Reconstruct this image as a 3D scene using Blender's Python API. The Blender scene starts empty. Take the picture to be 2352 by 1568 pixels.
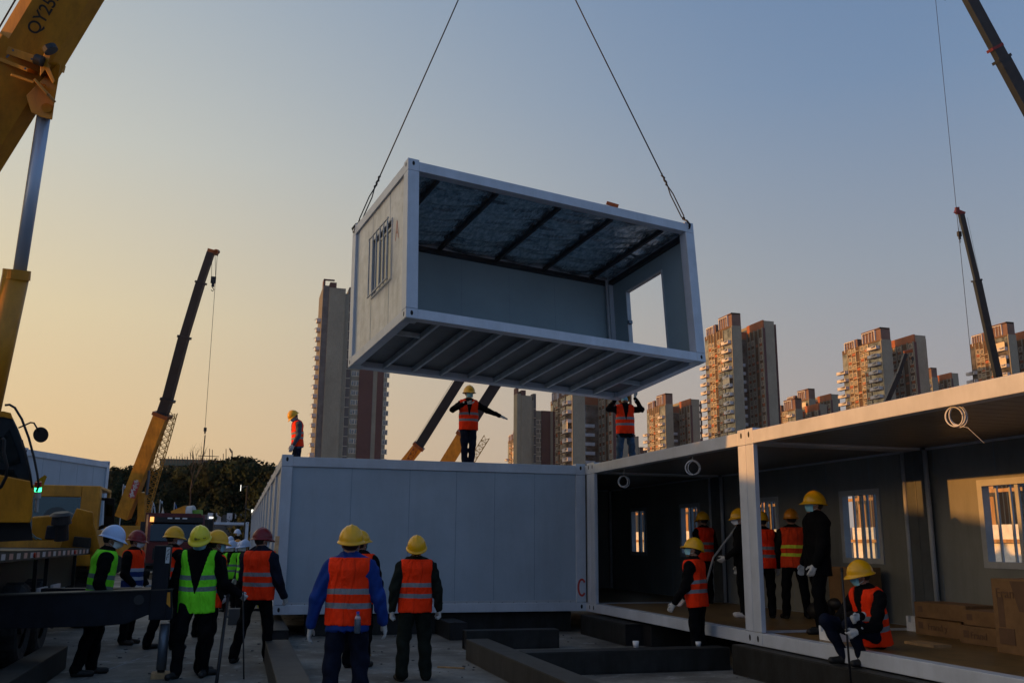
import bpy, math, random
import numpy as np
from mathutils import Vector, Matrix
HAZE=.00011
R=math.radians; rnd=random.Random(7)
scene=bpy.context.scene; COL=scene.collection
# ------------------------------------------------------------------ camera
CX,CY=1176.,784.; F_,YAW,PIT,ROL=2126.444,.2808,.2136,.0079
CAM=np.array([-.7048,-17.941,1.7133])
_f=np.array([math.sin(YAW)*math.cos(PIT),math.cos(YAW)*math.cos(PIT),math.sin(PIT)])
_r=np.array([math.cos(YAW),-math.sin(YAW),0.]); _u=np.cross(_r,_f)
_r,_u=_r*math.cos(ROL)+_u*math.sin(ROL),-_r*math.sin(ROL)+_u*math.cos(ROL)
def ray(x,y): return (x-CX)/F_*_r-(y-CY)/F_*_u+_f
def at(x,y,D): return CAM+ray(x,y)*D                       # a measured point D metres into the scene
def onz(x,y,z): d=ray(x,y); return CAM+d*(z-CAM[2])/d[2]
def onx(x,y,X): d=ray(x,y); return CAM+d*(X-CAM[0])/d[0]
def ony(x,y,Y): d=ray(x,y); return CAM+d*(Y-CAM[1])/d[1]
cd=bpy.data.cameras.new("camera"); cam=bpy.data.objects.new("camera",cd); COL.objects.link(cam)
cd.sensor_width=36; cd.lens=F_/2352*36; cd.clip_end=5000; cd.clip_start=.1
cam.matrix_world=Matrix(((_r[0],_u[0],-_f[0],CAM[0]),(_r[1],_u[1],-_f[1],CAM[1]),(_r[2],_u[2],-_f[2],CAM[2]),(0,0,0,1)))
scene.camera=cam
scene.render.resolution_x=1024; scene.render.resolution_y=682
scene.view_settings.view_transform='Standard'; scene.view_settings.look='None'
scene.view_settings.exposure=0; scene.view_settings.gamma=1
# ------------------------------------------------------------------ sky and sun
SUN_AZ=-83.; SUN_EL=9.        # degrees clockwise from +y, above the horizon
w=bpy.data.worlds.new("World"); scene.world=w; w.use_nodes=True
nt=w.node_tree; N=nt.nodes; LK=nt.links; N.clear()
def nd(t,**k):
    n=N.new(t)
    for a,b in k.items(): setattr(n,a,b)
    return n
out=nd('ShaderNodeOutputWorld'); bg=nd('ShaderNodeBackground'); LK.new(bg.outputs[0],out.inputs[0])
tc=nd('ShaderNodeTexCoord'); sep=nd('ShaderNodeSeparateXYZ'); LK.new(tc.outputs['Generated'],sep.inputs[0])
def mth(op,a,b=None,c=None,clamp=False):
    n=nd('ShaderNodeMath',operation=op); n.use_clamp=clamp
    for i,v in enumerate((a,b,c)):
        if v is None: continue
        if isinstance(v,(int,float)): n.inputs[i].default_value=v
        else: LK.new(v,n.inputs[i])
    return n.outputs[0]
sx,sy=math.sin(R(SUN_AZ)),math.cos(R(SUN_AZ))
dot=mth('ADD',mth('MULTIPLY',sep.outputs[0],sx),mth('MULTIPLY',sep.outputs[1],sy))
hl=mth('SQRT',mth('ADD',mth('MULTIPLY',sep.outputs[0],sep.outputs[0]),mth('MULTIPLY',sep.outputs[1],sep.outputs[1])))
cs=mth('DIVIDE',dot,mth('MAXIMUM',hl,.001))
def lin(c): return tuple(((v/255)/12.92 if v<=10 else (((v/255)+.055)/1.055)**2.4) for v in c)+(1,)
def ramp(stops,fac):
    n=nd('ShaderNodeValToRGB'); n.color_ramp.interpolation='B_SPLINE' if False else 'LINEAR'
    el=n.color_ramp.elements
    while len(el)<len(stops): el.new(.5)
    for e,(p,c) in zip(el,stops): e.position=p; e.color=lin(c)
    LK.new(fac,n.inputs[0]); return n.outputs[0]
el_=mth('MAXIMUM',sep.outputs[2],0.0)
#              elevation (sine): colour
SUNW=ramp([(0,(236,192,120)),(.10,(238,205,140)),(.3,(228,212,170)),(.55,(178,190,196)),(1,(84,108,142))],el_)
LEFT=ramp([(0,(226,184,130)),(.10,(234,202,152)),(.22,(230,212,172)),(.38,(204,205,194)),(.56,(166,180,192)),(1,(96,122,158))],el_)
MIDR=ramp([(0,(172,162,156)),(.13,(166,161,162)),(.27,(147,157,170)),(.45,(116,141,173)),(.6,(99,129,168)),(1,(84,114,156))],el_)
BACK=ramp([(0,(128,142,164)),(.15,(126,150,182)),(.4,(118,148,188)),(1,(92,124,166))],el_)
def mixc(f,a,b):
    n=nd('ShaderNodeMix',data_type='RGBA'); LK.new(f,n.inputs[0]); LK.new(a,n.inputs[6]); LK.new(b,n.inputs[7]); return n.outputs[2]
def rng(v,a,b):
    n=nd('ShaderNodeMapRange',clamp=True,interpolation_type='SMOOTHSTEP'); LK.new(v,n.inputs[0]); n.inputs[1].default_value=a; n.inputs[2].default_value=b; return n.outputs[0]
c1=mixc(rng(cs,.42,1.),LEFT,SUNW)
c2=mixc(rng(cs,.52,-.62),c1,MIDR)
c3=mixc(rng(cs,-.55,-1.),c2,BACK)
# everything behind the camera (away from the glow) goes to the cold side of the sky
behind=mth('MULTIPLY',sep.outputs[1],-1.0)
c4=mixc(rng(behind,-.05,.45),c3,BACK)
sky=nd('ShaderNodeTexSky',sky_type='NISHITA'); sky.sun_disc=False; sky.sun_elevation=R(SUN_EL); sky.sun_rotation=R(SUN_AZ); sky.dust_density=4; sky.air_density=1.5
sc=nd('ShaderNodeMix',data_type='RGBA',blend_type='ADD'); sc.inputs[0].default_value=.004; LK.new(c4,sc.inputs[6]); LK.new(sky.outputs[0],sc.inputs[7])
sdv=(math.sin(R(SUN_AZ))*math.cos(R(SUN_EL)),math.cos(R(SUN_AZ))*math.cos(R(SUN_EL)),math.sin(R(SUN_EL)))
d3=mth('ADD',mth('ADD',mth('MULTIPLY',sep.outputs[0],sdv[0]),mth('MULTIPLY',sep.outputs[1],sdv[1])),mth('MULTIPLY',sep.outputs[2],sdv[2]))
glow=mth('MULTIPLY',mth('POWER',mth('MAXIMUM',d3,.0),6.),1.5)          # the bright hazy sky round the low sun
gm=nd('ShaderNodeMix',data_type='RGBA',blend_type='MULTIPLY'); gm.inputs[0].default_value=1; gm.inputs[7].default_value=(1,.66,.34,1); gc=nd('ShaderNodeCombineXYZ'); [LK.new(glow,gc.inputs[i]) for i in range(3)]; LK.new(gc.outputs[0],gm.inputs[6])
ga=nd('ShaderNodeMix',data_type='RGBA',blend_type='ADD'); ga.inputs[0].default_value=1; LK.new(sc.outputs[2],ga.inputs[6]); LK.new(gm.outputs[2],ga.inputs[7])
LK.new(ga.outputs[2],bg.inputs[0]); bg.inputs[1].default_value=.97
sl=bpy.data.lights.new("sun",'SUN'); sl.energy=4.2; sl.angle=R(.5); sl.color=(1,.41,.085)
so=bpy.data.objects.new("sun",sl); COL.objects.link(so)
sd=Vector((math.sin(R(SUN_AZ))*math.cos(R(SUN_EL)),math.cos(R(SUN_AZ))*math.cos(R(SUN_EL)),math.sin(R(SUN_EL))))
so.rotation_euler=sd.to_track_quat('Z','Y').to_euler(); so.location=(-30,0,30)
# ------------------------------------------------------------------ helpers
def mat(name,col,rough=.6,metal=0.,var=.15,scale=6.,bump=0.,bscale=40.,spec=.4,dark=None,stretch=None,emit=0.,alpha=None,trans=0.):
    m=bpy.data.materials.new(name); m.use_nodes=True; t=m.node_tree; b=t.nodes['Principled BSDF']
    b.inputs['Roughness'].default_value=rough; b.inputs['Metallic'].default_value=metal
    b.inputs['Specular IOR Level'].default_value=spec
    if trans: b.inputs['Transmission Weight'].default_value=trans
    if emit: b.inputs['Emission Color'].default_value=col+(1,); b.inputs['Emission Strength'].default_value=emit
    tc=t.nodes.new('ShaderNodeTexCoord'); src=tc.outputs['Object']
    if stretch:
        mp=t.nodes.new('ShaderNodeMapping'); mp.inputs[3].default_value=stretch; t.links.new(src,mp.inputs[0]); src=mp.outputs[0]
    no=t.nodes.new('ShaderNodeTexNoise'); no.inputs['Scale'].default_value=scale; no.inputs['Detail'].default_value=6; no.inputs['Roughness'].default_value=.65
    t.links.new(src,no.inputs['Vector'])
    rp=t.nodes.new('ShaderNodeValToRGB'); rp.color_ramp.elements[0].position=.32; rp.color_ramp.elements[1].position=.68
    d=dark or tuple(c*(1-var*1.6) for c in col)
    rp.color_ramp.elements[0].color=d+(1,); rp.color_ramp.elements[1].color=tuple(min(1,c*(1+var*.4)) for c in col)+(1,)
    t.links.new(no.outputs[0],rp.inputs[0]); t.links.new(rp.outputs[0],b.inputs['Base Color'])
    if bump:
        n2=t.nodes.new('ShaderNodeTexNoise'); n2.inputs['Scale'].default_value=bscale; n2.inputs['Detail'].default_value=5; t.links.new(src,n2.inputs['Vector'])
        bp=t.nodes.new('ShaderNodeBump'); bp.inputs['Strength'].default_value=bump; bp.inputs['Distance'].default_value=.02
        t.links.new(n2.outputs[0],bp.inputs['Height']); t.links.new(bp.outputs[0],b.inputs['Normal'])
    return m
M={}
def mk(k,*a,**kw): M[k]=mat(k,*a,**kw)
mk('white_paint',(.50,.55,.62),.38,var=.10,scale=1.6,bump=.05,bscale=5)
mk('panel',(.34,.41,.48),.42,var=.08,scale=.9,bump=.04,bscale=30)
mk('panel_peel',(.58,.60,.60),.35,var=.14,scale=5,bump=.5,bscale=9)
mk('dark_hole',(.01,.01,.012),.8)
mk('seam',(.22,.28,.34),.6)
mk('grey_frame',(.42,.45,.48),.45,var=.12,scale=3)
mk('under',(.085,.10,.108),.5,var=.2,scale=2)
mk('joist',(.46,.52,.55),.45,var=.2,scale=5)
mk('foil',(.78,.86,.90),.16,metal=.85,var=.25,scale=13,bump=1.,bscale=22,stretch=(1,.42,1),dark=(.22,.32,.38))  # bright crease highlights are painted into the foil colour by the noise
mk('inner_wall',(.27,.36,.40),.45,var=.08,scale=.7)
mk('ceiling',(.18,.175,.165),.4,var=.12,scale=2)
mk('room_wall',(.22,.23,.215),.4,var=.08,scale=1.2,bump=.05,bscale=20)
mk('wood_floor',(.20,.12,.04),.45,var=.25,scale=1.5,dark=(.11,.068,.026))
mk('steel',(.020,.022,.023),.55,metal=.1,var=.4,scale=4,bump=.15,bscale=12,dark=(.014,.013,.011),spec=.3)
mk('steel_light',(.05,.046,.038),.6,metal=.1,var=.4,scale=3,bump=.15,dark=(.04,.036,.03))
mk('crane_yellow',(.58,.25,.012),.42,var=.18,scale=1.5,bump=.04,dark=(.46,.19,.01))
mk('crane_orange',(.62,.27,.02),.45,var=.2,scale=2)
mk('boom_dark',(.014,.017,.023),.4,var=.3,scale=2)
mk('outrigger',(.007,.010,.017),.5,var=.3,scale=3,bump=.08,spec=.2)
mk('chrome',(.16,.19,.23),.4,metal=.5,var=.15,scale=3,stretch=(1,1,.2))
mk('rod_steel',(.42,.50,.62),.35,metal=.25,var=.08,scale=3,stretch=(1,1,.2))
mk('rubber',(.028,.028,.03),.85,var=.4,scale=10,bump=.6,bscale=20)
mk('black',(.012,.012,.014),.5,var=.3)
mk('black_cab',(.012,.02,.028),.35,var=.3)
def clear_glass(name,tint,fac):
    m=bpy.data.materials.new(name); m.use_nodes=True; t=m.node_tree; t.nodes.clear(); o=t.nodes.new('ShaderNodeOutputMaterial'); a=t.nodes.new('ShaderNodeBsdfTransparent'); a.inputs[0].default_value=tint+(1,); g=t.nodes.new('ShaderNodeBsdfGlossy'); g.inputs['Roughness'].default_value=.06; g.inputs[0].default_value=(.8,.9,1,1)
    lw=t.nodes.new('ShaderNodeLayerWeight'); f=t.nodes.new('ShaderNodeMath'); f.operation='POWER'; f.inputs[1].default_value=4.; t.links.new(lw.outputs['Facing'],f.inputs[0]); q=t.nodes.new('ShaderNodeMath'); q.operation='ADD'; q.inputs[1].default_value=fac; t.links.new(f.outputs[0],q.inputs[0]); x=t.nodes.new('ShaderNodeMixShader'); t.links.new(q.outputs[0],x.inputs[0]); t.links.new(a.outputs[0],x.inputs[1]); t.links.new(g.outputs[0],x.inputs[2]); t.links.new(x.outputs[0],o.inputs[0]); M[name]=m
clear_glass('pane',(.84,.90,.92),.03); clear_glass('glass',(.34,.44,.44),.05)
mk('reflector',(.55,.5,.5),.45,var=.1)
mk('red_mark',(.5,.06,.04),.5)
mk('rope',(.012,.012,.012),.7)
mk('wire_white',(.55,.58,.62),.5)
mk('orange_metal',(.20,.06,.012),.5)
mk('red_paint',(.12,.01,.012),.4,var=.3)
mk('cardboard',(.20,.11,.045),.75,var=.2,scale=4,bump=.1)
mk('card_print',(.12,.065,.035),.7)
mk('foam',(.75,.78,.8),.7)
mk('cup',(.7,.72,.74),.5)
mk('wood',(.42,.26,.12),.65,var=.3,scale=8,stretch=(1,1,.15))
mk('paper',(.55,.58,.58),.7)
mk('banner',(.45,.52,.62),.7); mk('banner_blue',(.02,.12,.35),.6)
mk('leaf',(.011,.022,.009),.8,var=.6,scale=.6,dark=(.007,.011,.005),spec=.1); mk('leaf2',(.017,.029,.011),.8,var=.6,scale=.6,dark=(.010,.014,.006),spec=.1)
mk('bark',(.07,.055,.04),.9,var=.3)
mk('concrete_dark',(.12,.12,.12),.8,var=.25,scale=.4)
mk('scaffold',(.08,.075,.07),.7)
mk('net',(.10,.13,.10),.9)
mk('beige',(.29,.265,.20),.85,var=.12,scale=.15); mk('facade_brown',(.10,.06,.03),.85,var=.15,scale=.2)  # the second is the dark brown wall colour of the west faces
mk('brick',(.36,.12,.05),.85,var=.2,scale=.25); mk('maroon',(.09,.04,.042),.85,var=.15,scale=.2)
mk('brown_roof',(.17,.10,.08),.8,var=.15,scale=.3)
mk('win_frame',(.70,.60,.44),.6); mk('balcony_white',(.62,.62,.64),.7,var=.15,scale=.6); mk('awning',(.45,.46,.48),.6)
mk('win_glass',(.30,.29,.27),.08,metal=.55,spec=.8,var=.6,scale=.25)
mk('skin',(.32,.17,.11),.55,var=.1,scale=30); mk('hair',(.012,.010,.009),.6)
mk('eye',(.02,.015,.012),.3)
mk('trouser_black',(.004,.0045,.006),.9,spec=.08,var=.3,bump=.3,bscale=25); mk('jacket_black',(.005,.005,.006),.9,spec=.08,var=.3,bump=.3,bscale=20)
mk('jacket_navy',(.010,.014,.028),.85,spec=.1,var=.3,bump=.3,bscale=20); mk('jacket_blue',(.008,.04,.22),.75,spec=.15,var=.25,bump=.3,bscale=20)
mk('jeans_navy',(.009,.013,.028),.9,spec=.08,var=.35,bump=.3,bscale=25); mk('jeans_blue',(.035,.075,.13),.85,var=.35,scale=9,bump=.3,bscale=25)
mk('jacket_green',(.012,.017,.014),.9,spec=.08,var=.35,bump=.3,bscale=20); mk('jacket_maroon',(.055,.008,.012),.85,var=.3)
mk('jacket_denim',(.045,.07,.11),.85,var=.3)
mk('shoe',(.012,.012,.012),.6); mk('shoe_brown',(.03,.018,.012),.5); mk('shoe_white',(.5,.5,.5),.6); mk('sole',(.2,.15,.1),.7)
mk('glove',(.50,.50,.48),.85,var=.15,scale=30,bump=.2,bscale=120)
mk('mask_blue',(.24,.52,.62),.8,var=.06); mk('mask_white',(.66,.70,.76),.8,var=.05)
mk('helmet_yellow',(.74,.38,.006),.28,var=.07,scale=9); mk('helmet_lemon',(.72,.62,.03),.28,var=.05); mk('helmet_red',(.17,.003,.005),.28,var=.07)
mk('helmet_white',(.42,.55,.80),.28,var=.05); mk('helmet_orange',(.60,.22,.01),.3,var=.07); mk('strap',(.35,.36,.36),.7)
mk('lamp_green',(.05,1.,.35),.4,emit=3.0); mk('lamp_red',(.45,.03,.01),.4); mk('lamp_white',(1.,.95,.8),.4,emit=1.6); mk('lamp_amber',(1.,.4,.1),.4,emit=1.6)
mk('bottle',(.06,.09,.13),.12,spec=.7); mk('bottle_cap',(.05,.06,.4),.4); mk('bottle_label',(.5,.4,.42),.5)
def vest_mat(name,base,band,b2=None,dark=None):
    m=bpy.data.materials.new(name); m.use_nodes=True; t=m.node_tree; b=t.nodes['Principled BSDF']; L=t.links
    tc=t.nodes.new('ShaderNodeTexCoord'); sp=t.nodes.new('ShaderNodeSeparateXYZ'); L.new(tc.outputs['Object'],sp.inputs[0])
    def mm(op,a,bb,cc=None):
        n=t.nodes.new('ShaderNodeMath'); n.operation=op
        for i,v in enumerate((a,bb,cc)):
            if v is None: continue
            if isinstance(v,(int,float)): n.inputs[i].default_value=v
            else: L.new(v,n.inputs[i])
        return n.outputs[0]
    nz=t.nodes.new('ShaderNodeTexNoise'); nz.inputs['Scale'].default_value=5; L.new(tc.outputs['Object'],nz.inputs['Vector'])
    z=mm('ADD',sp.outputs[2],mm('MULTIPLY',mm('SUBTRACT',nz.outputs[0],.5),.02))
    band_f=mm('ADD',mm('COMPARE',z,.215,.026),mm('COMPARE',z,.085,.026))
    mx=t.nodes.new('ShaderNodeMix'); mx.data_type='RGBA'; L.new(band_f,mx.inputs[0])
    mx.inputs[7].default_value=band+(1,)
    if b2:
        m3=t.nodes.new('ShaderNodeMix'); m3.data_type='RGBA'; L.new(mm('LESS_THAN',z,.235),m3.inputs[0]); m3.inputs[6].default_value=base+(1,); m3.inputs[7].default_value=b2+(1,); L.new(m3.outputs[2],mx.inputs[6])
    else:
        rp=t.nodes.new('ShaderNodeValToRGB'); rp.color_ramp.elements[0].position=.35; rp.color_ramp.elements[1].position=.65
        rp.color_ramp.elements[0].color=tuple(c*.86 for c in base)+(1,); rp.color_ramp.elements[1].color=base+(1,)
        L.new(nz.outputs[0],rp.inputs[0]); L.new(rp.outputs[0],mx.inputs[6])
    L.new(mx.outputs[2],b.inputs['Base Color']); b.inputs['Roughness'].default_value=.75; b.inputs['Specular IOR Level'].default_value=.2
    n2=t.nodes.new('ShaderNodeTexNoise'); n2.inputs['Scale'].default_value=9; n2.inputs['Detail'].default_value=4; n2.inputs['Distortion'].default_value=1.2
    mp=t.nodes.new('ShaderNodeMapping'); mp.inputs[3].default_value=(1.3,1.3,.45); L.new(tc.outputs['Object'],mp.inputs[0]); L.new(mp.outputs[0],n2.inputs['Vector'])
    bp=t.nodes.new('ShaderNodeBump'); bp.inputs['Strength'].default_value=1.; bp.inputs['Distance'].default_value=.045; L.new(n2.outputs[0],bp.inputs['Height']); L.new(bp.outputs[0],b.inputs['Normal'])
    M[name]=m
vest_mat('vest_orange',(1.,.036,.0),(.20,.22,.24)); vest_mat('vest_green',(.20,.92,.025),(.14,.20,.18))
vest_mat('vest_orange_yellow',(.75,.055,.01),(.62,.72,.05)); vest_mat('vest_orange_blue',(1.,.04,.0),(.36,.42,.5),b2=(.01,.035,.16))
OFF={}
def tag(o,label=None,cat=None,group=None,kind=None):
    for k,v in (('label',label),('category',cat),('group',group),('kind',kind)):
        if v: o[k]=v
    return o
def empty(name,loc,label=None,cat=None,group=None,rz=0.):
    o=bpy.data.objects.new(name,None); o.empty_display_size=.2; o.location=loc; o.rotation_euler=(0,0,rz); COL.objects.link(o)
    OFF[o.name]=np.array(loc,float); return tag(o,label,cat,group)
class MB:
    def __init__(s): s.v=[];s.f=[];s.m=[];s.cur=0;s.mats=[]
    def use(s,k):
        if k not in s.mats: s.mats.append(k)
        s.cur=s.mats.index(k); return s
    def add(s,vs,fs):
        n=len(s.v); s.v+= [tuple(map(float,v)) for v in vs]; s.f+=[tuple(n+i for i in f) for f in fs]; s.m+=[s.cur]*len(fs); return s
    def box(s,a,b):
        x0,y0,z0=a;x1,y1,z1=b
        return s.add([(x0,y0,z0),(x1,y0,z0),(x1,y1,z0),(x0,y1,z0),(x0,y0,z1),(x1,y0,z1),(x1,y1,z1),(x0,y1,z1)],
            [(0,3,2,1),(4,5,6,7),(0,1,5,4),(1,2,6,5),(2,3,7,6),(3,0,4,7)])
    def frame(s,p,q,up):
        p=np.array(p,float);q=np.array(q,float);d=q-p;d/=np.linalg.norm(d);up=np.array(up,float)
        a=np.cross(d,up)
        if np.linalg.norm(a)<1e-4: a=np.cross(d,(1,0,0))
        a/=np.linalg.norm(a);b=np.cross(a,d); return p,q,d,a,b
    def loft(s,p,q,prof0,prof1,up=(0,0,1)):
        """profiles: lists of (side, up) offsets"""
        p,q,d,a,b=s.frame(p,q,up); n=len(prof0)
        vs=[p+a*u+b*v for u,v in prof0]+[q+a*u+b*v for u,v in prof1]
        fs=[(i,(i+1)%n,n+(i+1)%n,n+i) for i in range(n)]+[tuple(range(n))[::-1],tuple(range(n,2*n))]
        return s.add(vs,fs)
    def bar(s,p,q,w,h,w2=None,h2=None,up=(0,0,1)):
        w2=w2 or w;h2=h2 or h
        P=lambda w,h:[(-w/2,-h/2),(w/2,-h/2),(w/2,h/2),(-w/2,h/2)]
        return s.loft(p,q,P(w,h),P(w2,h2),up)
    def cyl(s,p,q,r,r2=None,n=14):
        r2=r if r2 is None else r2
        C=lambda r:[(r*math.cos(2*math.pi*i/n),r*math.sin(2*math.pi*i/n)) for i in range(n)]
        return s.loft(p,q,C(r),C(r2))
    def tube(s,pts,r,n=8):
        pts=[np.array(p,float) for p in pts]; rings=[]; base=len(s.v)
        for i,p in enumerate(pts):
            d=pts[min(i+1,len(pts)-1)]-pts[max(i-1,0)]; d/=max(np.linalg.norm(d),1e-9)
            a=np.cross(d,(0,0,1)); 
            if np.linalg.norm(a)<.05: a=np.cross(d,(0,1,0))
            a/=np.linalg.norm(a); b=np.cross(a,d); rr=r[i] if hasattr(r,'__len__') else r
            rings+=[p+rr*(a*math.cos(2*math.pi*k/n)+b*math.sin(2*math.pi*k/n)) for k in range(n)]
        m=len(pts)
        fs=[(j*n+k,j*n+(k+1)%n,(j+1)*n+(k+1)%n,(j+1)*n+k) for j in range(m-1) for k in range(n)]+[tuple(range(n))[::-1],tuple(range((m-1)*n,m*n))]
        return s.add(rings,fs)
    def prism(s,poly,off):
        """closed polygon of 3D points swept by vector off"""
        n=len(poly); vs=[np.array(p,float) for p in poly]+[np.array(p,float)+np.array(off,float) for p in poly]
        return s.add(vs,[tuple(range(n))[::-1],tuple(range(n,2*n))]+[(i,(i+1)%n,n+(i+1)%n,n+i) for i in range(n)])
    def ell(s,c,r,nu=14,nv=9,M3=None):
        vs=[];c=np.array(c,float)
        for j in range(nv+1):
            ph=math.pi*j/nv
            for i in range(nu):
                th=2*math.pi*i/nu; v=np.array([r[0]*math.sin(ph)*math.cos(th),r[1]*math.sin(ph)*math.sin(th),r[2]*math.cos(ph)])
                if M3 is not None: v=M3@v
                vs.append(c+v)
        return s.add(vs,[(j*nu+i,(j+1)*nu+i,(j+1)*nu+(i+1)%nu,j*nu+(i+1)%nu) for j in range(nv) for i in range(nu)])
    def torus(s,c,Rr,r,nrm=(1,0,0),n=24,k=6,sq=1.):
        c=np.array(c,float);nrm=np.array(nrm,float);nrm/=np.linalg.norm(nrm)
        a=np.cross(nrm,(0,0,1)); a/=max(np.linalg.norm(a),1e-6); b=np.cross(nrm,a)
        pts=[c+Rr*(a*math.cos(t)*sq+b*math.sin(t)) for t in np.linspace(0,2*math.pi,n+1)]
        return s.tube(pts,r,k)
    def build(s,name,m=None,parent=None,smooth=False,bevel=0.,local=False):
        me=bpy.data.meshes.new(name); v=np.array(s.v,float)
        off=OFF.get(parent.name) if (parent is not None and not local) else None
        if off is not None and len(v): v=v-off
        me.from_pydata(v.tolist(),[],s.f); me.validate()
        ms=s.mats or [m or 'white_paint']
        for k in ms: me.materials.append(M[k])
        if s.mats and len(me.polygons)==len(s.m): me.polygons.foreach_set('material_index',s.m)
        if smooth: me.polygons.foreach_set('use_smooth',[True]*len(me.polygons))
        me.update()
        o=bpy.data.objects.new(name,me); COL.objects.link(o)
        if parent is not None: o.parent=parent; 
        if off is not None: OFF[o.name]=off
        if bevel:
            bv=o.modifiers.new('bevel','BEVEL'); bv.width=bevel; bv.segments=2; bv.limit_method='ANGLE'
        if smooth=='auto':
            pass
        return o
def copy_tree(o,parent=None):
    c=o.copy(); COL.objects.link(c); c.parent=parent
    if o.name in OFF: OFF[c.name]=OFF[o.name]
    for ch in list(o.children): copy_tree(ch,c)
    return c
def text(s,size,p,xdir,ydir,mt,name,parent,bold=False):
    cu=bpy.data.curves.new('t','FONT'); cu.body=s; cu.size=size; cu.extrude=.002; cu.align_x='CENTER'; cu.align_y='CENTER'
    if bold: cu.offset=.012*size
    to=bpy.data.objects.new('t',cu); COL.objects.link(to)
    dg=bpy.context.evaluated_depsgraph_get(); me=bpy.data.meshes.new_from_object(to.evaluated_get(dg)); bpy.data.objects.remove(to); bpy.data.curves.remove(cu)
    x=Vector(xdir).normalized(); y=Vector(ydir); y=(y-x*y.dot(x)).normalized(); z=x.cross(y)
    T=Matrix((x,y,z)).transposed().to_4x4(); off=Vector(OFF.get(parent.name,(0,0,0))) if parent else Vector((0,0,0)); T.translation=Vector(p)-off
    me.transform(T); me.materials.clear(); me.materials.append(M[mt]); o=bpy.data.objects.new(name,me); COL.objects.link(o); o.parent=parent
    return o
def wall(mb,ax,pos,th,u0,u1,z0,z1,holes=()):
    """slab in the plane ax=pos..pos+th with rectangular openings (u0,u1,z0,z1)"""
    us=sorted({u0,u1}|{h[i] for h in holes for i in (0,1)}); 
    for a,b in zip(us,us[1:]):
        cuts=sorted([(h[2],h[3]) for h in holes if h[0]<=a+1e-6 and h[1]>=b-1e-6]); z=z0; segs=[]
        for c,d in cuts: segs.append((z,c)); z=d
        segs.append((z,z1))
        for c,d in segs:
            if d-c<1e-4: continue
            if ax=='x': mb.box((pos,a,c),(pos+th,b,d))
            else: mb.box((a,pos,c),(b,pos+th,d))
    return mb
# ------------------------------------------------------------------ container modules
L_,W_,H_=6.055,2.99,2.896; Z0=.4
def frame_mb(x0,y0,z0,dx,dy,m='white_paint',pw=.205,rear=None):
    mb=MB().use(m); x1,y1,z1=x0+dx,y0+dy,z0+H_; bh=.165; tb=z1-.035; t=.16
    for cx in (x0,x1-pw):
        for cy in (y0,y1-pw):
            mb.use(rear if (rear and cx>x0) else m)
            pd=.07 if (rear and cx==x0) else pw
            mb.box((cx,cy,z0+bh+.004),(cx+pd,cy+pw,tb-.19))           # post between the castings
            mb.box((cx,cy,z0),(cx+pw,cy+pw,z0+bh)); mb.box((cx,cy,tb-.186),(cx+pw,cy+pw,z1))
    mb.use(m)
    for zz,h in ((z0,bh),(tb-.18,.18)):
        for cy in (y0+.002,y1-t-.002): mb.box((x0+pw,cy,zz),(x1-pw,cy+t,zz+h))
        for cx in (x0+.002,x1-t-.002): mb.box((cx,y0+pw,zz),(cx+t,y1-pw,zz+h))
    mb.use('dark_hole')
    def oval(c,n,u):
        c=np.array(c,float);n=np.array(n,float);u=np.array(u,float);w=np.array((0,0,1.))
        P=[c+.026*math.cos(a)*u+(.045*math.sin(a))*w+n*-.02 for a in np.linspace(0,2*math.pi,13)[:-1]]
        mb.prism(P,n*.0225)
    for zc in (z0+.085,z1-.085):
        for i,cx in enumerate((x0+.1,x1-.1)):
            oval((cx,y0,zc),(0,-1,0),(1,0,0)); oval((cx,y1,zc),(0,1,0),(1,0,0))
        for cy in (y0+.1,y1-.1):
            oval((x0,cy,zc),(-1,0,0),(0,1,0)); oval((x1,cy,zc),(1,0,0),(0,1,0))
    return mb
def seams(mb,ax,pos,th,us,z0,z1,r=.004):
    mb.use('seam')
    for u in us:
        if ax=='y': mb.box((u-r,pos,z0),(u+r,pos+th,z1))
        else: mb.box((pos,u-r,z0),(pos+th,u+r,z1))
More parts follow.
